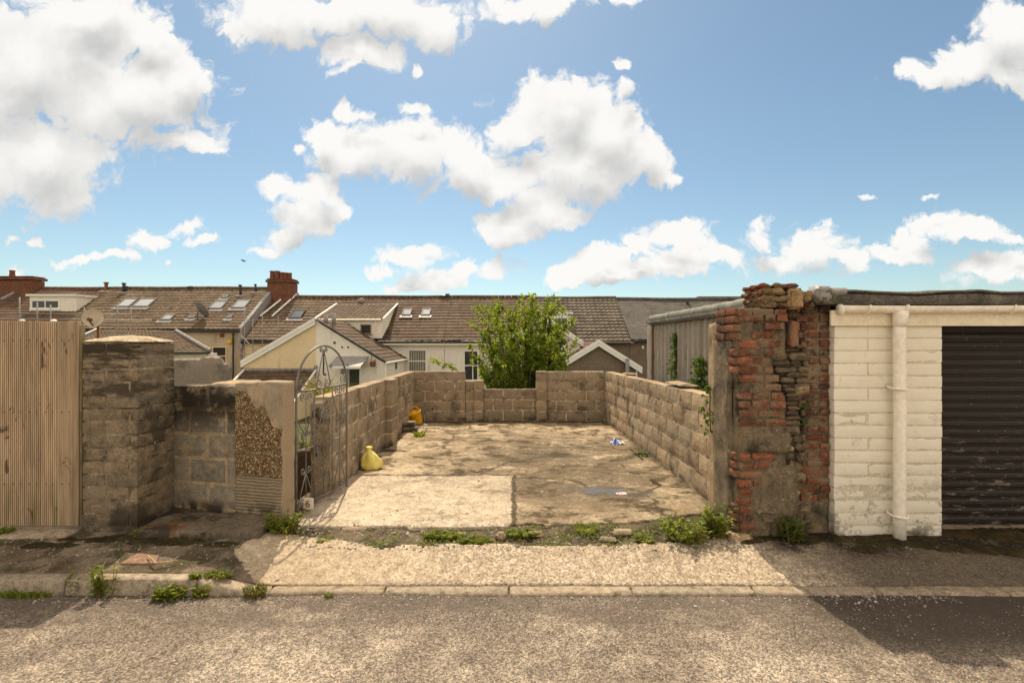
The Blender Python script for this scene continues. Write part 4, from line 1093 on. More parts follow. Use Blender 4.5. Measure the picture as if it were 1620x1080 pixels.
# dish on B roof
def dish(name, label, c_, r_, m, az, tilt, pole=None, rust=False):
    t = thing(name, label, 'satellite dish', c_)
    w = MB(); w.lathe([(r_*s_, .20*r_*s_*s_) for s_ in (.02, .25, .5, .75, .95, 1.0)], (0, 0, 0), 18)
    w.lathe([(r_*s_, .20*r_*s_*s_-.012) for s_ in (1.0, .95, .75, .5, .25, .02)], (0, 0, 0), 18)
    Mx = Matrix.Rotation(az, 3, 'Z') @ Matrix.Rotation(tilt, 3, 'X')
    w.v = [Mx @ v+Vector(c_) for v in w.v]
    w.build('reflector', m, t, smooth=True)
    ax = Mx @ Vector((0, 0, 1)); lo_ = Mx @ Vector((0, -1, 0))
    f_ = Vector(c_)+ax*r_*.95+lo_*r_*.25
    w = MB(); w.tube([Vector(c_)+lo_*r_*.9, f_], .02, 6); w.tube([f_, f_-ax*.12], .05, 8); w.build('receiver_arm', M_rust if rust else M_black, t)
    w = MB(); w.tube([Vector(c_)-ax*.03, Vector(c_)-ax*.2, Vector(c_)-ax*.2-Vector((0, 0, pole or .5))], .03, 6); w.build('mount', M_rust if rust else M_black, t)
    return t
p_ = rB.px(325, 503)
dish('satellite_dish', 'small dark grey satellite dish on the brown tiled roof', (p_.x, p_.y-.45, p_.z+.45), .52, M_dishg, 2.6, 1.0)
# C, D, E share lower ridge
zrC = at(0, 470.5, YR).z; zeC = at(0, 538.5, YE).z
hC, rC, rrC = house('terraced_house', 'brown tiled terraced house beside the tall chimney with one dark skylight', -16.27, -12.0, zeC, zrC, M_tile, M_creamr)
w = MB()  # raised party wall between B and C
w.add([(-16.42, YE, zeC-.5), (-16.42, YR, zrC-.4), (-16.42, YR, zrA+.10), (-16.42, YE, zeA+.12), (-16.20, YE, zeC-.5), (-16.20, YR, zrC-.4), (-16.20, YR, zrA+.10), (-16.20, YE, zeA+.12)],
      [(0,1,2,3),(7,6,5,4),(0,4,5,1),(1,5,6,2),(2,6,7,3),(3,7,4,0)]); w.build('party_wall', M_lead, hC)
def strip(parent, rf, p0, p1, wd=.09, h=.12, m=None):
    a_ = rf.px(*p0); b_ = rf.px(*p1); w = MB()
    w.tube([a_+Vector((0, -.05, h)), b_+Vector((0, -.05, h))], wd, 6); w.build('verge_strip', m or M_upvc, parent)
strip(hC, rC, (457, 467), (412, 503), .06); strip(hC, rC, (470, 468), (431, 503), .06)
skylight(hC, rC, 459, 483, 492, 505, dark=True)
chimney(hC, 422, 461, 440, 480, 32.5, ((430.5, .55, .17), (438.5, .55, .17), (446, .46, .16), (452, .44, .15), (458, .42, .14)), depth=1.0, cap=.07)
w = MB(); a_ = at(472, 467, 33); w.tube([a_-Vector((0, 0, .3)), a_+Vector((0, 0, .15))], .05, 6); w.build('vent_pipe', M_scaff, hC)
# D white, with catslide dormer
hD, rD, rrD = house('terraced_house', 'white walled terraced house with tiled dormer, two skylights and blinds at its window', -11.98, -4.1, zeC, zrC, M_tile_dk, M_white)
yF = 28.6; dxl, dxr = xf(500, yF), xf(603.5, yF); zt_, zb_ = at(0, 506, yF).z, at(0, 535, yF).z
ytop = 32.2; ztop = rD.z(ytop)+.05
w = MB()
w.add([(dxl, yF+.1, zb_), (dxr, yF+.1, zb_), (dxr, yF+.1, zt_), (dxl, yF+.1, zt_), (dxr, ytop, ztop-.1), (dxl, ytop, ztop-.1), (dxr, ytop, rD.z(ytop)-.4), (dxl, ytop, rD.z(ytop)-.4)],
      [(0, 1, 2, 3), (1, 6, 4, 2), (0, 3, 5, 7)])
dD = w.build('dormer', M_white, hD)
w = MB(); roof_mesh(w, (dxl-.05, ytop, ztop), (dxr+.05, ytop, ztop), (dxl-.05, yF-.05, zt_+.05), (dxr+.05, yF-.05, zt_+.05)); w.build('dormer_roof', M_tile, dD)
for q in (dxl-.1, dxr+.1):
    w = MB(); w.tube([(q, ytop, ztop+.04), (q, yF-.05, zt_+.05)], .07, 6); w.build('bargeboard', M_upvc, dD)
w = MB(); w.tube([(dxl, yF-.1, zt_+.0), (dxr, yF-.1, zt_+.0)], .06, 6); w.tube([(dxr-.35, yF-.02, zt_), (dxr-.35, yF-.02, zb_)], .035, 6); w.build('gutter', M_cream, dD)
window(dD, xf(570, yF), xf(586.5, yF), at(0, 528, yF).z, at(0, 513, yF).z, yF+.09, fm=M_woodpost, fw=.05)
skylight(hD, rD, 636, 653, 490, 500); skylight(hD, rD, 666, 683, 490, 500)
w = MB(); a_ = rD.px(572, 476); w.rb((a_.x-.2, a_.y-.2, a_.z-.1), (a_.x+.2, a_.y+.35, a_.z+.18), .08, .02, .03); w.build('flashing', M_lead, hD)
window(hD, xf(645.5), xf(675), zf(606), zf(552.5), 29.25, tran=(zf(571),), blind=True, fw=.07)
w = MB(); w.box((-8.3, 28.96, zeC-.28), (-4.1, 29.05, zeC-.12)); w.build('fascia', M_cream, hD)
# E white
hE, rE, rrE = house('terraced_house', 'white walled terraced house partly hidden behind the leafy tree', -4.08, 1.5, zeC, zrC, M_tile_dk, M_white)
window(hE, xf(733.5), xf(757), zf(602), zf(554), 29.25, mull=(xf(748),), tran=(zf(578),), fw=.07)
w = MB(); a_ = at(708, 466, 33); w.tube([a_-Vector((0, 0, .3)), a_+Vector((0, 0, .05))], .16, 8); w.rb((a_.x-.5, 32.8, zrC), (a_.x+.3, 33.2, zrC+.16), .1, .03, .02); w.build('ridge_vent', M_black, hE)
w = MB(); w.box((-4.08, 28.96, zeC-.28), (1.5, 29.05, zeC-.12)); w.build('fascia', M_cream, hE)
# F grey brown tiles
zrF = at(0, 472.5, YR).z; zeF = at(0, 540, YE).z
hF, rF, rrF = house('terraced_house', 'grey brown tiled terraced house with brown pebbledash and a white framed dormer', 1.52, 7.1, zeF, zrF, M_tile_gr, M_brownr, wave=.05, gauge=.36, lap=.06)
yF2 = 30.2
dF = dormer(hF, xf(858, yF2), xf(903, yF2), yF2, at(0, 535, yF2).z, at(0, 497, yF2).z, rF, M_upvc, None, M_upvc)
window(dF, xf(862, yF2), xf(899, yF2), at(0, 530, yF2).z, at(0, 501, yF2).z, yF2-.01, mull=(xf(873, yF2), xf(888, yF2)), fw=.09)
w = MB(); w.box((1.52, 28.92, zeF-.12), (7.3, 29.06, zeF+.02)); w.build('fascia', M_greyr, hF)
w = MB(); w.rb((xf(1015), 29.18, zf(551.5)), (xf(1018.5), 29.26, zf(547)), .05, .01, 0); 
hG, rG, rrG = house('terraced_house', 'slate roofed terraced house at the right beyond the corrugated shed', 7.12, 19.5, at(0, 537, YE).z, at(0, 474, YR).z, M_slateroof, M_brownr, wave=.004, gauge=.22, lap=.022, jit=.05)
w.build('wall_vent', M_upvc, hG)
w = MB(); a_ = rG.px(1088, 481); w.tube([a_, a_+Vector((0, 0, .25))], .1, 8); w.build('vent_pipe', M_black, hG)
w = MB(); w.box((xf(1105, 33), 33.0, zrF-.2), (19.6, 33.4, zrF+.16)); w.build('parapet', M_tile, hG)

# ---- rear extensions
YX = 24.4
def gable(name, label, px0, px1, apx, apy, eavy, Y, back, tm, left_m, right_m, barge=.16, bm=None, cat='house extension', barge_right=True, over=.12):
    xa, xb = (px0-810)*Y/F, (px1-810)*Y/F; xc = (apx-810)*Y/F; za = CAMZ-(apy-540)*Y/F; ze = CAMZ-(eavy-540)*Y/F
    t = thing(name, label, cat, ((xa+xb)/2, (Y+back)/2, GZ))
    for (x0, x1, m_, nm) in ((xa, xc, left_m, 'wall'), (xc, xb, right_m, 'wall')):
        s_ = -1 if x0 == xa else 1
        xo = xa if s_ < 0 else xb
        w = MB()
        vs = [(x0, Y, GZ-1), (x1, Y, GZ-1), (x1, Y, za-.05 if s_ < 0 else ze-.05), (x0, Y, ze-.05 if s_ < 0 else za-.05)]
        vs += [(a, back-.02, c) for (a, b, c) in vs]
        w.add(vs, [(0, 1, 2, 3), (7, 6, 5, 4), (1, 5, 6, 2), (0, 3, 7, 4), (3, 2, 6, 7)]); w.build(nm, m_, t)
    w = MB(); Yf = Y-over
    roof_mesh(w, (xc, back, za+.03), (xc, Yf, za+.03), (xa-.1, back, ze), (xa-.1, Yf, ze))
    roof_mesh(w, (xc, Yf, za+.03), (xc, back, za+.03), (xb+.1, Yf, ze), (xb+.1, back, ze))
    w.build('roof', tm, t)
    w = MB(); Yt = Y-over-.02
    for s_, xe in ((-1, xa-.14), (1, xb+.14)):
        if s_ > 0 and not barge_right: continue
        a = Vector((xc, Yt, za+.10)); b = Vector((xe, Yt, ze+.06-.03))
        vs = [a, b, b-Vector((0, 0, barge*2)), a-Vector((0, 0, barge*2))]; vs += [v+Vector((0, .06, 0)) for v in vs]
        w.add(vs, [(0,1,2,3),(7,6,5,4),(0,4,5,1),(1,5,6,2),(2,6,7,3),(3,7,4,0)])
        vs = [a+Vector((0, -.03, .03)), b+Vector((0, -.03, .03)), b+Vector((0, -.03, -barge*.8)), a+Vector((0, -.03, -barge*.8))]; vs += [v+Vector((0, .028, 0)) for v in vs]
        w.add(vs, [(0,1,2,3),(7,6,5,4),(0,4,5,1),(1,5,6,2),(2,6,7,3),(3,7,4,0)])
    w.build('bargeboard', bm or M_upvc, t)
    return t, xa, xb, xc, za, ze
ex, xa, xb, xc, za, ze = gable('house_extension', 'gabled rear extension, left half cream and right half white', 387, 607.5, 500, 506, 572, YX, 29.2, M_tile_dk, M_creamr, M_white, barge_right=False, over=.1)
X2 = lambda px: (px-810)*YX/F
Z2 = lambda py: CAMZ-(py-540)*YX/F
w = MB(); w.tube([(xc+.1, YX-.12, za+.02), (xb+.1, YX-.12, ze+.02)], .05, 6); w.build('verge', M_black, ex)
w = MB(); w.tube([(xb+.14, YX-.1, ze-.06), (xb+.14, 29.2, ze-.06)], .06, 8); w.tube([(xb+.08, YX-.06, ze-.1), (xb+.08, YX-.06, GZ)], .04, 6); w.build('gutter', M_upvc, ex)
# canopy and door
w = MB(); vs = [(X2(533), YX, Z2(563.5)), (X2(583), YX, Z2(563.5)), (X2(580), YX-1.0, Z2(577)-.02), (X2(531), YX-1.0, Z2(577)-.02)]
vs += [(a, b, c-.06) for a, b, c in vs]
w.add(vs, [(0,1,2,3),(7,6,5,4),(0,4,5,1),(1,5,6,2),(2,6,7,3),(3,7,4,0)]); cn = w.build('door_canopy', M_lead, ex)
w = MB(); w.box((X2(530.5), YX-1.06, Z2(581)), (X2(580.5), YX-1.0, Z2(577.5))); w.build('canopy_fascia', M_upvc, cn)
w = MB(); w.box((X2(553), YX-.03, GZ), (X2(568.5), YX+.02, Z2(584))); dr = w.build('door', M_glass, ex)
for q in (550.5, 569):
    w = MB(); w.box((X2(q), YX-.05, GZ), (X2(q+2.2), YX+.02, Z2(584))); w.build('door_frame', M_upvc, dr)
w = MB(); w.tube([(X2(560.5), YX-1.0, GZ), (X2(560.5), YX-1.0, Z2(574))], .05, 6); w.build('canopy_post', M_dishg, cn)
w = MB(); w.lathe([(.11, 0), (.15, .05), (.15, .2), (.1, .25)], (X2(591), YX-.16, Z2(579)), 10); w.tube([(X2(594), YX-.02, Z2(569)), (X2(592), YX-.16, Z2(573))], .025, 5); w.build('hanging_pot', M_pot, ex)  # hanging flower pot on a small wall bracket
w = MB(); w.tube([(X2(588), YX-.05, Z2(578)), (X2(588), YX-.05, Z2(534))], .018, 5)
for i, q in enumerate((537, 540, 543)): w.tube([(X2(584), YX-.05, Z2(q)), (X2(592), YX-.05, Z2(q))], .01, 5)
w.build('aerial', M_scaff, ex)
for q in ((529.5, 542, 1.4), (541.5, 549, 1.0), (551, 549, 1.0)):
    w = MB(); w.tube([(X2(q[0]), YX-.04, Z2(q[1])), (X2(q[0]), YX+.01, Z2(q[1]))], .045*q[2], 10); w.build('wall_outlet', M_black, ex)
for q in ((540, 575, 590),):
    w = MB(); w.rb((X2(540), YX-.12, Z2(592)), (X2(544), YX, Z2(582)), .1, .01, .005); w.build('meter_box', M_lead, ex)
for (px_, h) in ((523, .62), (510, .52)):
    a_ = Vector((X2(px_), YX+.45, za-.25-(px_-500)*.0))
    w = MB(); w.tube([a_, a_+Vector((0, 0, h))], .11, 8); w.build('flue', M_lead, ex, smooth=True)
window(ex, xb-.2, xb-.16, .1, .2, YX+1, name='spy_window')
# the small window on its right side wall
w = MB(); w.box((xb+.001, YX+2.1, Z2(590)), (xb+.03, YX+2.75, Z2(573))); sw = w.build('side_window', M_upvc, ex)
w = MB(); w.box((xb+.031, YX+2.2, Z2(588)), (xb+.04, YX+2.65, Z2(575))); w.build('pane', M_glass, sw)
# lean-to in front of its cream half
lt = thing('lean_to', 'brown tiled lean-to roof in front of the cream gable', 'lean-to', (-11.6, 23.4, GZ))
zl = Z2(586); w = MB(); roof_mesh(w, (X2(388), YX-.02, zl), (X2(500), YX-.02, zl), (X2(388), YX-2.6, zl-1.35), (X2(500), YX-2.6, zl-1.35)); w.build('roof', M_tile_dk, lt)
w = MB(); w.box((X2(388)+.05, YX-2.5, GZ-1), (X2(500)-.05, YX-.03, zl-1.4))
for q in (X2(388)+.05, X2(500)-.25):
    w.add([(q, YX-2.5, zl-1.4), (q, YX-.03, zl-1.4), (q, YX-.03, zl-.1), (q+.2, YX-2.5, zl-1.4), (q+.2, YX-.03, zl-1.4), (q+.2, YX-.03, zl-.1)], [(0, 1, 2), (5, 4, 3), (0, 2, 5, 3)])
w.build('wall', M_creamr, lt)
for q in (X2(388)-.03, X2(500)+.03):
    w = MB(); w.tube([(q, YX-.03, zl+.06), (q, YX-2.6, zl-1.28)], .055, 6); w.build('verge', M_upvc, lt)
w = MB(); w.box((X2(386), YX-.10, zl), (X2(501), YX-.02, zl+.12)); w.build('flashing', M_lead, lt)
# left hipped extension
hx = thing('house_extension', 'low hipped brown roofed extension behind the block pillar', 'house extension', (-17.3, 24, GZ))
R0, R1 = at(155, 522, 24.4), at(279, 524.5, 24.4); E0, E1 = at(128, 557, 22.0), at(333, 556, 22.0); E0.x = R0.x-.1
w = MB(); roof_mesh(w, R0, R1, E0, E1, gauge=.3)
roof_mesh(w, R0, R1, E0+Vector((0, 4.8, 0)), R1+Vector((-.3, 2.4, -.95)), gauge=.5)
w.build('roof', M_tile, hx)
w = MB(); w.box((E0.x+.15, 22.25, GZ-1), (E1.x-.25, 22.9, E1.z-.08)); w.box((E0.x+.15, 22.9, GZ-1), (R1.x-.1, 26.4, E1.z-.08))
w.add([(R0.x+.05, 22.25, E0.z-.1), (R0.x+.05, 24.4, R0.z-.06), (R0.x+.05, 26.5, E0.z-.1)], [(0, 1, 2)]); w.build('wall', M_white, hx)
w = MB(); w.tube([R1+Vector((0, 0, .06)), E1+Vector((0, 0, .06))], .09, 6); w.build('hip_tiles', M_lead, hx); w = MB(); w.tube([R0+Vector((0, 0, .06)), E0+Vector((-.03, 0, .06))], .08, 6); w.build('hip_tiles', M_lead, hx)
w = MB(); w.tube([E0+Vector((0, -.05, -.05)), E1+Vector((0, -.05, -.05))], .06, 6); w.build('gutter', M_black, hx)
# grey wall remnant and coping between
gw = MB(); YG = 9.2
def ragged(p):
    if p.z > .9:
        px_ = p.x*F/p.y+810
        p.z += .05*nz(p.x, 0, 3, 4)+.025*nz(p.x, 2, 3, 13)-(.13 if px_ > 350 else 0)-.05*(px_ < 320)
    return p
gw.rb(((268-810)*YG/F, YG, -1.5), ((358-810)*YG/F, YG+.25, CAMZ-(564-540)*YG/F), .06, .02, .012, (1, 1, 1), 0, 5, 24, ragged)
tag(gw.build('rendered_wall', M_greyr), 'broken grey rendered garden wall behind the low front wall', 'wall')
cw = MB(); a_ = at(383, 604, 8.0)
cw.rb((a_.x-.22, 7.6, -.9), (a_.x+.20, 8.1, 1.15), .1, .02, .01); cw.rb((a_.x-.27, 7.55, 1.152), (a_.x+.24, 8.2, 1.205), .07, .015, .012, (1.2, 1.1, 1.0))
tag(cw.build('garden_pier', M_block), 'squat garden pier with a flat stone just above the low wall', 'pillar')
# brown gable extension right
g2, *_q = gable('house_extension', 'brown pebbledash gabled extension with white bargeboards right of the tree', 880, 1010, 946, 541, 582, 24.4, 29.2, M_tile_dk, M_brownr, M_brownr, barge=.15, over=.2)
w = MB(); q = X2(990.5); w.box((q-.09, YX-.30, GZ), (q+.09, YX-.2, Z2(567))); w.build('flue_duct', M_lead, g2)
w = MB(); w.tube([(X2(1011)-.02, YX-.2, Z2(584)), (X2(1006.5), YX-.05, Z2(587)), (X2(1006.5), YX-.05, GZ)], .045, 6); w.build('drainpipe', M_upvc, g2)
g3, *_q = gable('house_extension', 'white gabled extension mostly hidden behind the tree', 800, 918, 862, 503, 541, 26.3, 29.2, M_tile_dk, M_white, M_white, barge=.13, over=.2)

# scaffold by the extension, and poles by the dish
def scaffold(name, label, px_list, pys, Y, rails):
    t = thing(name, label, 'scaffold', at(px_list[0], 600, Y))
    for px_, (t0, t1) in zip(px_list, pys):
        w = MB(); w.tube([at(px_, t0, Y), at(px_, t1, Y)], .022, 6); w.build('pole', M_scaff, t, smooth=True)
    for (p0, p1) in rails:
        w = MB(); w.tube([at(*p0, Y-.03), at(*p1, Y-.03)], .017, 6); w.build('ledger', M_scaff, t, smooth=True)
    return t
scaffold('scaffold', 'scaffold poles standing against the rear wall beside the cream gable', (387, 400, 415, 440), ((484, 630), (505, 630), (494, 630), (500, 570)), 26, (((380, 506), (445, 506)), ((376, 535), (455, 535)), ((382, 531), (415, 566)), ((378, 560), (410, 560))))
scaffold('scaffold', 'thin scaffold rails crossing the roofs above the timber fence', (31, 59, 80, 133.5, 186, 207), ((470, 560), (478, 560), (482, 560), (486, 560), (482, 560), (484, 560)), 18, (((-40, 495), (207, 497)), ((-40, 503), (240, 507))))
dish('satellite_dish', 'large cream satellite dish with rusty arm rising beside the timber fence', tuple(at(148.5, 503, 14)), .27, M_dishm, .25, -1.25-math.pi+math.pi*1.0+2.75, pole=1.9, rust=True)
# ================================================================== PLANTS
def leaf(w, p, d, n, L, Wd, tn, fold=.25):
    d = d.normalized(); s_ = d.cross(n)
    if s_.length < 1e-4: s_ = d.cross(Vector((.3, .9, .2)))
    s_.normalize(); n = s_.cross(d)
    w.add([p, p+d*L*.45+s_*Wd/2+n*fold*Wd*.5, p+d*L-n*fold*L*.25, p+d*L*.45-s_*Wd/2+n*fold*Wd*.5], [(0, 1, 2), (0, 2, 3)], tn)
def rv(): return Vector((R.gauss(0, 1), R.gauss(0, 1), R.gauss(0, 1))).normalized()
LT = lambda: (lambda k, y: (k*(1+y), k, k*(1-y*1.2)))(R.uniform(.6, 1.35), R.uniform(-.1, .25))
# the tree beyond the back wall
def tree():
    YT = 12.7
    b = at(832, 690, YT); b.z = ground_z(b.x, YT)
    t = thing('fruit_tree', 'bushy green tree standing just beyond the back wall', 'tree', b)
    top = b+Vector((.05, 0, .9)); tr = MB(); lv = MB()
    tr.tube([b-Vector((0, 0, .1)), b+Vector((.03, .02, .5)), top], [.10, .08, .07], 8)
    def env(z):     # half width (left, right) in photo px about x = 832 by height
        py = 540-(z-CAMZ)*F/YT
        l = interp(py, ((478, 40), (490, 65), (502, 92), (540, 92), (575, 80), (600, 66), (650, 45), (700, 20)))
        r_ = interp(py, ((478, 15), (490, 62), (510, 68), (530, 72), (550, 84), (575, 78), (600, 55), (650, 45), (700, 20)))
        return l*YT/F, r_*YT/F
    limbs = []
    for i in range(74):
        a = R.uniform(0, 2*math.pi); zt = R.uniform(.35, 2.7) if i > 18 else R.uniform(1.9, 2.98)
        if i < 9: zt = (2.95, 2.88, 2.92, 2.8, 2.75, 2.85, 2.7, 2.6, 2.9)[i]
        l, r_ = env(zt)
        rad = R.uniform(.55, 1.0)
        ex_ = (l if math.cos(a) < 0 else r_)*math.cos(a)*rad
        ey = 1.15*math.sin(a)*rad*min(1, (l+r_)/2.4)
        if i < 9: ex_ = (-.9, -.45, -.05, .28, .62, .12, -.7, .95, .40)[i]*1.0; ey = R.uniform(-.5, .4)
        e = Vector((b.x+ex_, YT+ey, zt))
        c = top.lerp(e, .5)+Vector((0, 0, -.22+.1*R.random()))+Vector((ex_, ey, 0))*.12
        pts = [top.lerp(c, .0), top.lerp(c, .5)+Vector((0, 0, .02)), c, c.lerp(e, .5)+rv()*.03, e]
        tr.tube(pts, [.035, .028, .02, .013, .005], 5); limbs.append(pts)
    for pts in limbs:
        for j in range(13):
            s_ = R.uniform(.30, 1.0); k = min(3, int(s_*4)); q = pts[k].lerp(pts[k+1], s_*4-k)
            up = (pts[-1]-pts[0]).normalized()
            d = (rv()*.8+up*.6+Vector((0, 0, .45))).normalized(); L = R.uniform(.20, .50)*(1.1-.4*s_)
            e = q+d*L
            if s_ > .9: e = pts[-1]+(up*.5+Vector((0, 0, .6))+rv()*.4)*R.uniform(.05, .2)
            l, r_ = env(e.z)
            if e.x < b.x-l*1.04 or e.x > b.x+r_*1.04: continue
            tr.tube([q, q.lerp(e, .5)+rv()*.02, e], [.007, .005, .003], 4)
            shade_ = R.uniform(.8, 1.15)
            for m_ in range(R.randint(20, 32)):
                u = R.uniform(.1, 1.08); p = q.lerp(e, u)+rv()*R.uniform(0, .055)
                dd = (rv()+d*.7+Vector((0, 0, -.25))).normalized()
                tn = LT(); leaf(lv, p, dd, rv()+Vector((0, 0, .7)), R.uniform(.07, .125), R.uniform(.038, .062), tuple(c_*shade_ for c_ in tn))
    for i in range(190):        # inner and side shoots that fill the crown
        zt = R.uniform(.1, 2.75); l, r_ = env(zt); u = R.uniform(-1, 1)*.93
        c = Vector((b.x+(u*l if u < 0 else u*r_), YT+R.uniform(-1, 1)*math.sqrt(1-u*u)*1.05, zt))
        d = (Vector((u*.7, (c.y-YT)*.4, .8))+rv()*.5).normalized(); e = c+d*R.uniform(.15, .38)
        tr.tube([c-d*.3, c, e], [.008, .006, .003], 4); shade_ = R.uniform(.75, 1.2)
        for m_ in range(R.randint(18, 30)):
            p = c.lerp(e, R.uniform(-.3, 1.08))+rv()*R.uniform(0, .07)
            leaf(lv, p, (rv()+d*.6+Vector((0, 0, -.2))).normalized(), rv()+Vector((0, 0, .7)), R.uniform(.06, .125), R.uniform(.035, .062), tuple(c_*shade_ for c_ in LT()))
    tr.build('trunk', M_bark, t, smooth=True)
    lv.build('crown', M_leaf, t)
tree()
def shoot():
    Y = 11.6; b = at(727, 592, Y); b.z = ground_z(b.x, Y)
    w = MB(); l = MB(); t = thing('sapling', 'arching leafy shoot showing over the back wall', 'plant', b)
    pts = [b, b+Vector((.05, 0, 1.5)), at(728, 590, Y), at(712, 578, Y), at(697, 574, Y), at(683, 571, Y)]
    w.tube(pts, [.02, .015, .01, .008, .006, .003], 5)
    for k in range(2, 5):
        for j in range(26):
            q = pts[k].lerp(pts[k+1], R.random())+rv()*.05
            leaf(l, q, rv()+Vector((-.5, 0, .1)), rv()+Vector((0, 0, .6)), R.uniform(.08, .14), .045, LT())
    w.build('stem', M_stem, t); l.build('foliage', M_leaf, t)
shoot()
PL = 'weeds growing at the foot of the walls and along the kerb'
def weed(label, x, y, z, r, h, n, L, Wd, style='leafy', m=None, name='weed', cat='weed', flat=1.0, group=PL, tm=1.0):
    t = thing(name, label, cat, (x, y, z), group); s_ = MB(); l = MB()
    for i in range(n):
        a = R.uniform(0, 6.28); q = math.sqrt(R.random())*r*.75
        p = Vector((x+q*math.cos(a), y+q*math.sin(a)*flat, z-.01))
        if style == 'grass':
            d = (Vector((math.cos(a), math.sin(a)*flat, 0))*R.uniform(.2, 1.0)+Vector((0, 0, 1))).normalized(); hh = h*R.uniform(.4, 1.05)
            sd = rv(); mid = p+d*hh*.55; tip = p+d*hh+Vector((math.cos(a), math.sin(a), -.3))*hh*.28
            sdv = d.cross(sd).normalized()*Wd*.5; tn = LT()
            l.add([p-sdv, p+sdv, mid+sdv*.8, mid-sdv*.8, tip], [(0, 1, 2, 3), (3, 2, 4)], tuple(c_*tm for c_ in tn))
        else:
            d = (Vector((math.cos(a), math.sin(a)*flat, 0))*R.uniform(.1, .9)*(r/(h+.01))+Vector((0, 0, 1))).normalized(); hh = h*R.uniform(.45, 1.05)
            e = p+d*hh
            s_.tube([p, p.lerp(e, .5)+rv()*hh*.06, e], [.0032, .0026, .0016], 4)
            for j in range(max(6, int(hh/.014))):
                u = R.uniform(.08, 1.02); ang = R.uniform(0, 6.28)
                dd = Vector((math.cos(ang), math.sin(ang), R.uniform(-.1, .9)))
                k = (1.15-.45*u); tn = LT()
                leaf(l, p.lerp(e, u), dd, Vector((0, 0, 1))+rv()*.35, L*k*R.uniform(.6, 1.2), Wd*k*R.uniform(.7, 1.15), tuple(c_*tm for c_ in tn))
    if s_.v: s_.build('stem', M_stem, t)
    l.build('foliage', m or M_weed, t)
    return t
def gpt(px, py, z):   # point of the ground plane z seen at a photo pixel
    d = (CAMZ-z)*F/(py-540); return (px-810)*d/F, d
def W_(label, px, py, z, **k):
    x, y = gpt(px, py, z); k['L'] *= 1.15; k['Wd'] *= 1.35; k['n'] = int(k['n']*1.5); k['h'] *= 1.0; return weed(label, x, y, z, **k)
W_('bright weed clump at the gate foot beside the pebble dashed wall', 447, 840, .15, r=.17, h=.20, n=26, L=.055, Wd=.022, flat=.7)
W_('tall leafy weed clump left of the brick pier, nearer the slab', 1083, 852, .13, r=.17, h=.20, n=30, L=.06, Wd=.026)
W_('upright leafy weed against the post at the brick pier foot', 1132, 846, .14, r=.10, h=.27, n=22, L=.058, Wd=.026)
W_('fern-like weed growing from the rubble foot of the pier', 1251, 853, .15, r=.09, h=.20, n=18, L=.07, Wd=.014, m=M_ivy)
W_('yellow green weed mat at the left end of the soil strip', 700, 848, .12, r=.22, h=.055, n=60, L=.04, Wd=.02, flat=.35)
W_('low bright weed mat near the middle of the soil strip', 752, 858, .11, r=.17, h=.06, n=55, L=.038, Wd=.02, flat=.4)
W_('low weed mat spreading in the slab joint corner', 825, 845, .12, r=.17, h=.06, n=50, L=.04, Wd=.022, flat=.55)
W_('small grassy tuft at the right of the soil strip', 928, 838, .13, r=.11, h=.085, n=90, L=.03, Wd=.006, style='grass')
W_('small weed beside the flat stone in the soil strip', 1020, 855, .12, r=.08, h=.06, n=26, L=.035, Wd=.018)
W_('thin weed at the left end of the soil strip', 515, 856, .12, r=.10, h=.05, n=20, L=.03, Wd=.015, flat=.6)
W_('spiky young plant by the stacked blocks and yellow tub', 664, 690, .075, r=.09, h=.16, n=46, L=.1, Wd=.02, style='grass')
W_('weeds trailing along the foot of the right yard wall', 1017, 722, .085, r=.10, h=.10, n=20, L=.05, Wd=.02, flat=1.6, m=M_ivy)
W_('grass tuft in the gutter at the far left kerb', 40, 944, .0, r=.22, h=.085, n=210, L=.03, Wd=.006, style='grass', flat=.16)
W_('leafy weed at the kerb below the blue paint', 122, 938, .0, r=.055, h=.14, n=12, L=.055, Wd=.024, flat=.5)
t_ = W_('tall reddish weed spire standing at the raised kerb', 163, 943, .0, r=.075, h=.24, n=10, L=.05, Wd=.017, flat=.5)
W_('broad leafy weed along the raised kerb face', 268, 946, .0, r=.11, h=.105, n=22, L=.06, Wd=.024, flat=.4)
W_('small leafy weed at the joint of the tapered kerb', 317, 944, .0, r=.04, h=.085, n=10, L=.05, Wd=.02, flat=.6)
W_('weed tuft on top of the kerb joint', 310, 915, .10, r=.035, h=.06, n=10, L=.035, Wd=.018)
W_('mossy weed where the kerb drops to the apron', 403, 940, .01, r=.09, h=.085, n=46, L=.02, Wd=.012, flat=.55)
W_('low weeds behind the kerb taper on the footway', 345, 910, .10, r=.11, h=.045, n=30, L=.028, Wd=.014, flat=.45)
W_('tiny weed in the gutter below the dropped kerb', 521, 944, .0, r=.035, h=.035, n=14, L=.022, Wd=.012, flat=.6)
W_('small weed at the foot of the block pillar corner', 221, 845, .17, r=.05, h=.07, n=14, L=.035, Wd=.016)
W_('small weed at the fence sill in the far left', 8, 842, .17, r=.06, h=.05, n=14, L=.04, Wd=.018)
W_('weed in the slit between fence and pillar', 130, 812, .18, r=.02, h=.13, n=6, L=.035, Wd=.015)
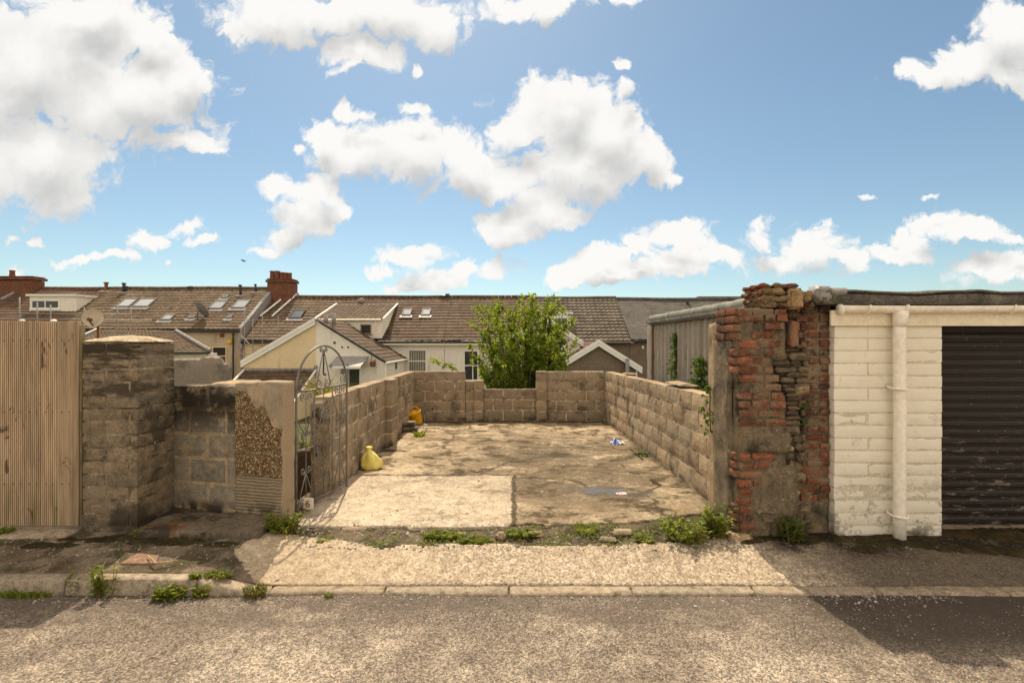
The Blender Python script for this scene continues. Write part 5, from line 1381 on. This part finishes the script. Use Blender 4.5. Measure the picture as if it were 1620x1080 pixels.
# creeping ground cover in the soil strip: nobody could count it
l = MB()
for i in range(9000):
    x = R.uniform(-2.0, 2.05); y = R.uniform(4.02, 4.62)
    if yard_keep(x, y+.01) or apron_keep(x, y-.015): continue
    den = nz(x, y*1.6, 31, 3.2)+.5*nz(x, y, 32, 11)+.25*(abs(y-4.1) < .06)+.22*(x > -.9)-.05
    if den < R.uniform(.0, .42): continue
    z = dirt_z(x, y); a = R.uniform(0, 6.28); tn = LT(); k = .75 if R.random() < .3 else 1.1
    leaf(l, Vector((x, y, z+R.uniform(0, .018))), Vector((math.cos(a), math.sin(a), R.uniform(.0, .9))), Vector((0, 0, 1)), R.uniform(.010, .030), R.uniform(.007, .016), tuple(c_*k for c_ in tn))
tag(l.build('ground_cover', M_weed, origin=(0, 0, 0)), 'creeping bright green ground cover in the soil strip', None, None, 'stuff')
# spiky garden plant seen through the gate top
x, y = -2.72, 7.0
weed('yellow green spiky garden plant seen through the gate', x, y, .95, r=.10, h=.55, n=34, L=.1, Wd=.03, style='grass', m=M_yel, name='garden_plant', cat='plant', group='garden plants beyond the gate')
weed('dark leafy shrub down the garden steps behind the gate', -2.72, 5.9, .15, r=.20, h=.75, n=26, L=.07, Wd=.03, m=M_ivy, name='garden_plant', cat='plant', group='garden plants beyond the gate')
weed('low bright plant on the dark garden wall behind the gate', -2.47, 5.95, .56, r=.10, h=.09, n=20, L=.05, Wd=.02, name='garden_plant', cat='plant', group='garden plants beyond the gate')
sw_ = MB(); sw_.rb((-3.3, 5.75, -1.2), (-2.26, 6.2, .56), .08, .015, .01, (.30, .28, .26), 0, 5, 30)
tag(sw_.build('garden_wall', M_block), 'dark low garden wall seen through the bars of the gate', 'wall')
# ivy
def ivy(label, spine, wd, n, nrm, group=None, L=.05, bare=0):
    t = thing('ivy', label, 'ivy', spine[0], group or 'ivy climbing the shed and post'); s_ = MB(); l = MB()
    pts = [Vector(p) for p in spine]; s_.tube(pts, .006, 5)
    nrm = Vector(nrm); along = nrm.cross(Vector((0, 0, 1))).normalized()
    for i in range(n):
        u = R.random()**(1.0)*(len(pts)-1); k = min(len(pts)-2, int(u)); ww = wd[k]+(wd[k+1]-wd[k])*(u-k)
        q = pts[k].lerp(pts[k+1], u-k)+along*R.gauss(0, .5)*ww+nrm*abs(R.gauss(0, .045))
        leaf(l, q, Vector((0, 0, -.6))+rv()*.8, nrm+rv()*.5, L*R.uniform(.6, 1.3), L*.85*R.uniform(.6, 1.2), LT())
    s_.build('stem', M_bark, t); l.build('foliage', M_ivy, t)
ivy('narrow ivy strand climbing the concrete post', [(2.05, 4.99, .92), (2.045, 5.0, 1.15), (2.05, 5.0, 1.40)], [.05, .10, .03], 90, (-1, -.35, 0), L=.042)
ivy('thin ivy climbing high up the middle of the shed', [(2.77, 8.15, .5), (2.77, 8.2, 1.2), (2.77, 8.15, 1.6), (2.77, 8.15, 2.0)], [.42, .26, .05, .02], 330, (-1, 0, 0), L=.06)
ivy('thick leafy ivy on the shed near the concrete post', [(2.77, 6.9, .55), (2.76, 7.0, 1.1), (2.77, 7.05, 1.62)], [.7, .5, .14], 620, (-1, 0, 0), L=.07)
ivy('sprig of ivy in the crack of the brick pier, topmost', [(2.60, 4.30, 1.26), (2.61, 4.29, 1.32)], [.03, .03], 9, (0, -1, 0), L=.035, group='sprigs in the pier')
ivy('sprig of ivy in the brick pier, lower one', [(2.60, 4.30, 1.12), (2.60, 4.29, 1.17)], [.02, .02], 8, (0, -1, 0), L=.03, group='sprigs in the pier')

# ================================================================== LOOSE THINGS
# yellow plastic sack
def sack():
    x, y = gpt(588, 741, .115); w = MB(); n = 28; vs = []; fs = []
    prof = [(.02, .0), (.115, .0), (.138, .03), (.140, .08), (.122, .14), (.092, .19), (.060, .225), (.034, .25), (.030, .268), (.048, .292), (.040, .305), (.0, .29)]
    for j, (r_, z) in enumerate(prof):
        for k in range(n):
            a = 2*math.pi*k/n; q = r_*(1+.14*math.sin(a*5+z*14)*(z > .1)+.22*nz(math.cos(a)*2, math.sin(a)*2, z*8)+.16*abs(nz(math.cos(a)*5, math.sin(a)*5, z*20)))
            vs.append((x+q*math.cos(a)-.16*max(0, z-.06)*1.1, y+q*math.sin(a)*.8, .112+z))
    for j in range(len(prof)-1):
        for k in range(n): fs.append((j*n+k, j*n+(k+1) % n, (j+1)*n+(k+1) % n, (j+1)*n+k))
    w.add(vs, fs); tag(w.build('plastic_sack', M_bag, smooth=True), 'knotted pale yellow plastic sack against the left yard wall', 'sack')
sack()
def tub():
    x, y = gpt(661, 671, .06); z = .068
    t = thing('flexible_tub', 'bright yellow flexible tub in the back left corner', 'tub', (x, y, z)); w = MB()
    w.lathe([(.02, .004), (.105, .0), (.118, .02), (.150, .245), (.162, .25), (.162, .262), (.146, .262), (.112, .03), (.02, .02)], (0, 0, 0), 24)
    Mx = Matrix.Rotation(-.32, 3, 'Y') @ Matrix.Rotation(.22, 3, 'X'); w.v = [Mx @ v+Vector((x, y, z+.02)) for v in w.v]; w.build('bowl', M_yellow, t, smooth=True)
    for sg in (-1, 1):
        w = MB(); w.tube([Mx @ Vector((.085*math.cos(a), sg*.158+sg*.02*math.sin(a), .252+.075*math.sin(a)))+Vector((x, y, z+.02)) for a in [math.pi*i/10 for i in range(11)]], .011, 6)
        w.build('handle', M_yellow, t, smooth=True)
tub()
bx, by = gpt(648, 683, .07)
for i, (z, dx, lab) in enumerate(((.068, .03, 'lower concrete brick of the small stack beside the yellow tub'), (.172, -.02, 'upper concrete brick of the small stack beside the yellow tub'))):
    w = MB(); w.rb((bx-.17+dx, by-.05+.03*i, z), (bx+.12+dx, by+.16+.03*i, z+.10), .05, .008, .004, tone(.7, .95)); tag(w.build('concrete_brick', M_block), lab, 'brick', 'stacked loose bricks')
def crumple(name, label, cat, px, py, z, sx, sy, h, m, seed):
    x, y = gpt(px, py, z); w = MB()
    w.sheet(rng(x-sx, x+sx, sx/14), rng(y-sy, y+sy, sy/10), lambda a, b: z+h*max(.02, (1-((a-x)/sx)**2)*(1-((b-y)/sy)**2))*(.6+1.3*abs(nz(a+seed, b, seed, 3.5/sx*.5)))+.004,
            lambda a, b: math.hypot((a-x)/sx, (b-y)/sy)+.45*nz(a, b, seed, 2.2/sx) < .88, skirt=.012)
    tag(w.build(name, m, smooth=True), label, cat)
crumple('plastic_wrapping', 'crumpled blue and white plastic by the right yard wall', 'litter', 976, 702, .085, .15, .13, .085, M_rag, 3)
crumple('crisp_packet', 'pink and white crisp packet lying at the puddle edge', 'litter', 984, 781, .115, .065, .045, .018, M_packet, 9)
crumple('plastic_scrap', 'small white plastic scrap near the yellow tub', 'litter', 673, 672, .06, .05, .04, .02, M_upvc, 5)
tw = MB(); z = .135
pts = [gpt(234, 882, z), gpt(241, 889, z), gpt(246, 893, z), gpt(280, 889, z)]
tw.tube([(pts[0][0], pts[0][1], z+.018), (pts[1][0], pts[1][1], z+.022), (pts[2][0], pts[2][1], z+.014)], [.005, .007, .006], 6)
tw.tube([(pts[1][0]-.01, pts[1][1]-.02, z+.012), (pts[2][0], pts[2][1], z+.016), (pts[3][0], pts[3][1], z+.012)], [.003, .006, .004], 6)
tag(tw.build('twig', M_twig, smooth=True), 'pale broken twig lying on the left footway', 'twig')
pt_ = MB(); q = [gpt(190, 889, .135), gpt(218, 875, .135), gpt(252, 878, .135), gpt(246, 889, .135)]
pt_.add([(a, b, pave_z(a, b)+.012) for a, b in q]+[(a, b, .05) for a, b in q], [(0, 3, 2, 1), (0, 1, 5, 4), (1, 2, 6, 5), (2, 3, 7, 6), (3, 0, 4, 7)])
tag(pt_.build('broken_tile', M_tilepink), 'pinkish broken tile set in the left footway', 'tile')
def lump(label, px, py, z, sx, sy, h, tn, name='loose_stone', grp='stones lying in the soil strip'):
    x, y = gpt(px, py, z); w = MB(); w.rb((x-sx, y-sy, z-.03), (x+sx, y+sy, z+h), .025, .02, .012, tn, 0, 9); tag(w.build(name, M_stonelump, smooth=True), label, 'stone', grp)
lump('small white stone on the lane beyond the dropped kerb', 1278, 957, .0, .016, .014, .018, (2.0, 2.0, 2.0), grp='stones on the lane')
lump('long flat stone at the left end of the soil strip', 560, 838, .125, .13, .035, .022, (1.1, 1.05, .95))
lump('brown stone in the soil strip below the slab edge', 716, 846, .115, .13, .04, .022, (.8, .7, .6))
lump('pointed stone at the slab joint', 792, 850, .115, .05, .05, .045, (.9, .8, .68))
lump('rounded flat stone right of the slab joint', 847, 845, .12, .08, .04, .025, (1.05, .98, .85))
lump('large pale stone near the right of the soil strip', 985, 843, .125, .10, .05, .03, (1.0, .95, .85))
lump('flat stone in front of the large pale stone', 962, 853, .12, .09, .04, .02, (.85, .8, .72))
lump('small pale stone beside the yellow green weeds', 668, 842, .12, .04, .025, .022, (1.0, .95, .88))
lump('corner stone under the brick pier', 1170, 850, .13, .10, .06, .035, (1.15, 1.0, .75))
# a bird far up
bd = MB(); c_ = at(386, 413, 70)
bd.tube([c_+Vector((-.3, 0, .02)), c_+Vector((-.1, 0, 0)), c_+Vector((.12, 0, 0)), c_+Vector((.28, 0, .03))], [.02, .09, .08, .02], 6)
for sg in (-1, 1): bd.add([c_+Vector((-.08, 0, .04)), c_+Vector((.12, 0, .04)), c_+Vector((.02, sg*.5, .16)), c_+Vector((-.12, sg*.75, .05))], [(0, 1, 2, 3)])
tag(bd.build('bird', M_black, smooth=True), 'tiny dark gull gliding over the left roofs', 'bird')
SKYTINT = (.84, .955, .905); SKYDESAT = .08; SUN_E = 4.2; EXPO = 0.38; REARFILL = (18.5, 15.1, 11.3)
# ================================================================== SKY, SUN, CAMERA
SUN_EL, SUN_AZ = math.radians(57), math.radians(-12)
to_sun = Vector((math.sin(SUN_AZ)*math.cos(SUN_EL), math.cos(SUN_AZ)*math.cos(SUN_EL), math.sin(SUN_EL)))
# cumulus: (centre azimuth/altitude tangents given as tenths of a thousand, half sizes, turn)
CL = [(50,110,170,125,0),(205,150,140,85,0),(285,125,55,55,0),(60,255,125,90,0),(290,222,70,22,5),(120,25,110,45,0),(225,60,80,40,-25),
 (430,28,95,42,0),(560,22,190,36,0),(575,80,62,30,0),(690,38,62,36,0),(560,104,40,14,10),(865,5,88,28,10),(982,6,22,14,0),
 (520,212,40,26,0),(560,245,62,42,0),(650,240,95,48,0),(735,262,72,46,0),(805,285,52,38,0),(890,170,88,62,0),(825,200,42,38,0),(955,215,80,70,0),(915,262,115,60,0),(1010,250,46,48,0),(1052,275,18,12,0),
 (850,330,60,40,0),(800,362,50,32,0),(890,335,48,25,0),(655,178,36,15,0),(566,182,32,16,-15),(484,238,22,12,0),(975,95,16,15,0),(978,142,20,26,0),(660,103,14,15,0),(245,60,10,16,0),
 (450,298,34,26,0),(500,308,50,32,0),(541,327,26,12,0),(482,342,50,36,0),(448,370,38,22,25),(418,394,28,12,15),
 (236,380,30,22,10),(280,360,38,12,8),(310,378,26,8,0),(145,412,58,9,4),(25,392,15,7,0),(62,393,13,9,0),(15,432,28,14,0),(268,415,10,5,0),
 (655,412,52,24,0),(615,436,42,12,0),(700,450,60,15,5),(785,425,35,20,0),(735,430,30,16,0),(650,458,64,9,0),
 (1080,372,54,28,0),(1015,390,48,34,10),(950,415,70,26,8),(890,428,46,20,8),(1115,410,66,30,0),(1060,432,95,18,0),(980,440,90,10,0),
 (1214,372,30,28,0),(1282,392,56,34,0),(1232,412,56,20,0),(1330,410,34,13,0),(1356,418,24,10,0),
 (1480,345,48,25,0),(1440,372,46,22,0),(1535,366,75,24,-8),(1420,402,66,13,0),(1604,383,34,12,0),(1580,430,72,30,0),
 (1460,115,54,24,12),(1530,92,75,34,20),(1600,62,62,56,20),(1600,122,60,30,-10),(1373,314,20,7,0),(1467,305,22,6,12)]
world = bpy.data.worlds.new('World'); bpy.context.scene.world = world; world.use_nodes = True
wt = world.node_tree; wt.nodes.clear()
def density_group(name, blobs):
    gt_ = bpy.data.node_groups.new(name, 'ShaderNodeTree')
    gt_.interface.new_socket('P', in_out='INPUT', socket_type='NodeSocketVector')
    gt_.interface.new_socket('D', in_out='OUTPUT', socket_type='NodeSocketFloat')
    gt_.interface.new_socket('S', in_out='OUTPUT', socket_type='NodeSocketFloat')
    gi = gt_.nodes.new('NodeGroupInput'); go = gt_.nodes.new('NodeGroupOutput'); t = gt_
    P = gi.outputs[0]
    n1 = mk(t, 'ShaderNodeTexNoise', {'Vector': P, 'Scale': 7.0, 'Detail': 1.0, 'Roughness': .55}, 1, noise_dimensions='2D')
    n2 = mk(t, 'ShaderNodeTexNoise', {'Vector': P, 'Scale': 30.0, 'Detail': 2.0, 'Roughness': .6}, 1, noise_dimensions='2D')
    Q = vmath(t, 'ADD', P, scalev(t, vmath(t, 'SUBTRACT', n1, (.5, .5, .5)), (.085, .065, 0)))
    Q = vmath(t, 'ADD', Q, scalev(t, vmath(t, 'SUBTRACT', n2, (.5, .5, .5)), (.034, .028, 0)))
    acc = None
    for (cx, cy, rx, ry, rot) in blobs or [(9000, 9000, 5, 5, 0)]:
        Qc = Q if acc is None else mk(t, 'ShaderNodeVectorMath', {0: acc, 1: (1e-7, 1e-7, 0), 2: Q}, operation='MULTIPLY_ADD')   # keeps the puffs in sequence
        m_ = mk(t, 'ShaderNodeMapping', {'Vector': Qc, 'Location': ((cx-810)/F, (540-cy)/F, 0), 'Rotation': (0, 0, math.radians(rot)), 'Scale': (rx/F*1.20, ry/F*1.22, 1)}, vector_type='TEXTURE')
        ln = mk(t, 'ShaderNodeVectorMath', {0: m_}, 1, operation='LENGTH')
        k = min(1.0, (rx+ry)/2/55.0)*.5+.5
        d = mul(t, math_(t, 'SUBTRACT', 1.0, ln), k)
        acc = d if acc is None else math_(t, 'SMOOTH_MAX', acc, d, .14)
    acc = math_(t, 'ADD', acc, math_(t, 'MAXIMUM', mul(t, acc, .8), 0.0))
    f = mk(t, 'ShaderNodeTexNoise', {'Vector': Q, 'Scale': 12.0, 'Detail': 7.0, 'Roughness': .60}, 0, noise_dimensions='2D')
    fl_ = mk(t, 'ShaderNodeTexNoise', {'Vector': P, 'Scale': 10.0, 'Detail': 3.0, 'Roughness': .5}, 0, noise_dimensions='2D')
    t.links.new(math_(t, 'ADD', acc, mul(t, math_(t, 'SUBTRACT', fl_, .5), 1.1)), go.inputs[1])
    v1 = mk(t, 'ShaderNodeTexVoronoi', {'Vector': Q, 'Scale': 26.0, 'Detail': 2.0, 'Roughness': .55, 'Lacunarity': 2.2}, 0, feature='F1', voronoi_dimensions='2D')
    d = math_(t, 'ADD', acc, mul(t, math_(t, 'SUBTRACT', f, .5), 1.9))
    d = math_(t, 'SUBTRACT', d, mul(t, math_(t, 'SUBTRACT', v1, .36), .50))
    t.links.new(d, go.inputs[0]); return gt_
dirv = mk(wt, 'ShaderNodeTexCoord', out=0)
x, y, z = (sep(wt, dirv, i) for i in range(3))
skyn = wt.nodes.new('ShaderNodeTexSky'); skyn.sky_type = 'NISHITA'; skyn.sun_disc = False
skyn.sun_elevation = SUN_EL; skyn.sun_rotation = SUN_AZ; skyn.altitude = 100; skyn.air_density = 1.0; skyn.dust_density = .7; skyn.ozone_density = 1.0
skyc = mix(wt, 1.0, skyn.outputs[0], SKYTINT, 'MULTIPLY')
skyc = mix(wt, SKYDESAT, skyc, grey(wt, mk(wt, 'ShaderNodeRGBToBW', {0: skyc})))
def background(col):
    bg = wt.nodes.new('ShaderNodeBackground'); wt.links.new(col, bg.inputs[0]); bg.inputs[1].default_value = .1
    return bg.outputs[0]
def front(i, blobs):
    ya = math_(wt, 'MAXIMUM', y, .08)
    P = mk(wt, 'ShaderNodeCombineXYZ', {0: math_(wt, 'DIVIDE', x, ya), 1: math_(wt, 'DIVIDE', z, ya), 2: 0.0})
    grp = density_group('cumulus_%d' % i, blobs)
    def dens(P):
        n = wt.nodes.new('ShaderNodeGroup'); n.node_tree = grp; wt.links.new(P, n.inputs[0]); return n.outputs
    D, S1 = dens(P); S2 = dens(vmath(wt, 'ADD', P, (-.012, .060, 0)))[1]
    alpha = ss(wt, D, -.12, .52)
    thick = ss(wt, S1, .35, 1.3)
    light = math_(wt, 'ADD', mul(wt, math_(wt, 'SUBTRACT', S1, S2), .55), .72)
    light = math_(wt, 'SUBTRACT', light, mul(wt, thick, .20))
    light = math_(wt, 'ADD', light, mul(wt, math_(wt, 'SUBTRACT', D, S1), .10))
    light = ss(wt, light, -.10, 1.05)
    ccol = mix(wt, light, (4.5, 4.5, 4.45), (7.5, 7.4, 7.15))
    return background(mix(wt, alpha, skyc, ccol))
# overhead and behind the viewer: unseen clouds added extra bright, as fill for front faces
rear = noise_(wt, vmath(wt, 'MULTIPLY', dirv, (1, 1, 1.6)), 3.2, 5, .6)
sh = background(mix(wt, ss(wt, rear, .43, .58), skyc, REARFILL))
ay = math_(wt, 'MAXIMUM', y, .08)
pxx = math_(wt, 'MULTIPLY_ADD', math_(wt, 'DIVIDE', x, ay), F, 810.0)
pyy = math_(wt, 'MULTIPLY_ADD', math_(wt, 'DIVIDE', z, ay), -F, 540.0)
cols = (-700, 240, 405, 570, 735, 900, 1065, 1230, 1420, 2400); rows = (-420, 95, 200, 300, 375, 700)
fr_sh = sh
def between(v, a, b): return mul(wt, math_(wt, 'GREATER_THAN', v, a), math_(wt, 'LESS_THAN', v, b+.0001))
# the sky ahead is told in patches of direction, so that each looks up only its own clouds
def rowtree(j0, j1, i):
    if j1-j0 == 1:
        a, b, c_, d_ = cols[i], cols[i+1], rows[j0], rows[j1]
        bl = [q for q in CL if q[0]+max(q[2], q[3])*1.5+45 > a and q[0]-max(q[2], q[3])*1.5-45 < b and q[1]+max(q[2]*.6, q[3])*1.5+40 > c_ and q[1]-max(q[2]*.6, q[3])*1.5-40 < d_]
        return front(i*10+j0, bl)
    jm = (j0+j1)//2
    return mk(wt, 'ShaderNodeMixShader', {0: math_(wt, 'GREATER_THAN', pyy, float(rows[jm])), 1: rowtree(j0, jm, i), 2: rowtree(jm, j1, i)})
def coltree(i0, i1):
    if i1-i0 == 1: return rowtree(0, len(rows)-1, i0)
    im = (i0+i1)//2
    return mk(wt, 'ShaderNodeMixShader', {0: math_(wt, 'GREATER_THAN', pxx, float(cols[im])), 1: coltree(i0, im), 2: coltree(im, i1)})
inside = mul(wt, between(pxx, cols[0], cols[-1]), between(pyy, rows[0], rows[-1]))
inside = mul(wt, inside, math_(wt, 'GREATER_THAN', y, .1))
total = mk(wt, 'ShaderNodeMixShader', {0: inside, 1: sh, 2: coltree(0, len(cols)-1)})
wo = wt.nodes.new('ShaderNodeOutputWorld'); wt.links.new(total, wo.inputs[0])
world.cycles.sampling_method = 'MANUAL'; world.cycles.sample_map_resolution = 512

sl = bpy.data.lights.new('sun', 'SUN'); sl.energy = SUN_E; sl.angle = math.radians(.53); sl.color = (1.0, .855, .655)
so = bpy.data.objects.new('sun', sl); C.objects.link(so); so.rotation_euler = to_sun.to_track_quat('Z', 'Y').to_euler(); so.location = to_sun*60
cam = bpy.data.cameras.new('camera'); cam.lens = 17; cam.sensor_width = 36; cam.clip_end = 3000; cam.clip_start = .05
co_ = bpy.data.objects.new('camera', cam); C.objects.link(co_); co_.location = (0, 0, CAMZ); co_.rotation_euler = (math.pi/2, 0, 0)
sc = bpy.context.scene; sc.camera = co_
sc.view_settings.view_transform = 'Standard'; sc.view_settings.look = 'None'; sc.view_settings.exposure = EXPO; sc.view_settings.gamma = 1
sc.render.engine = 'CYCLES'; sc.cycles.max_bounces = 8; sc.cycles.use_denoising = True
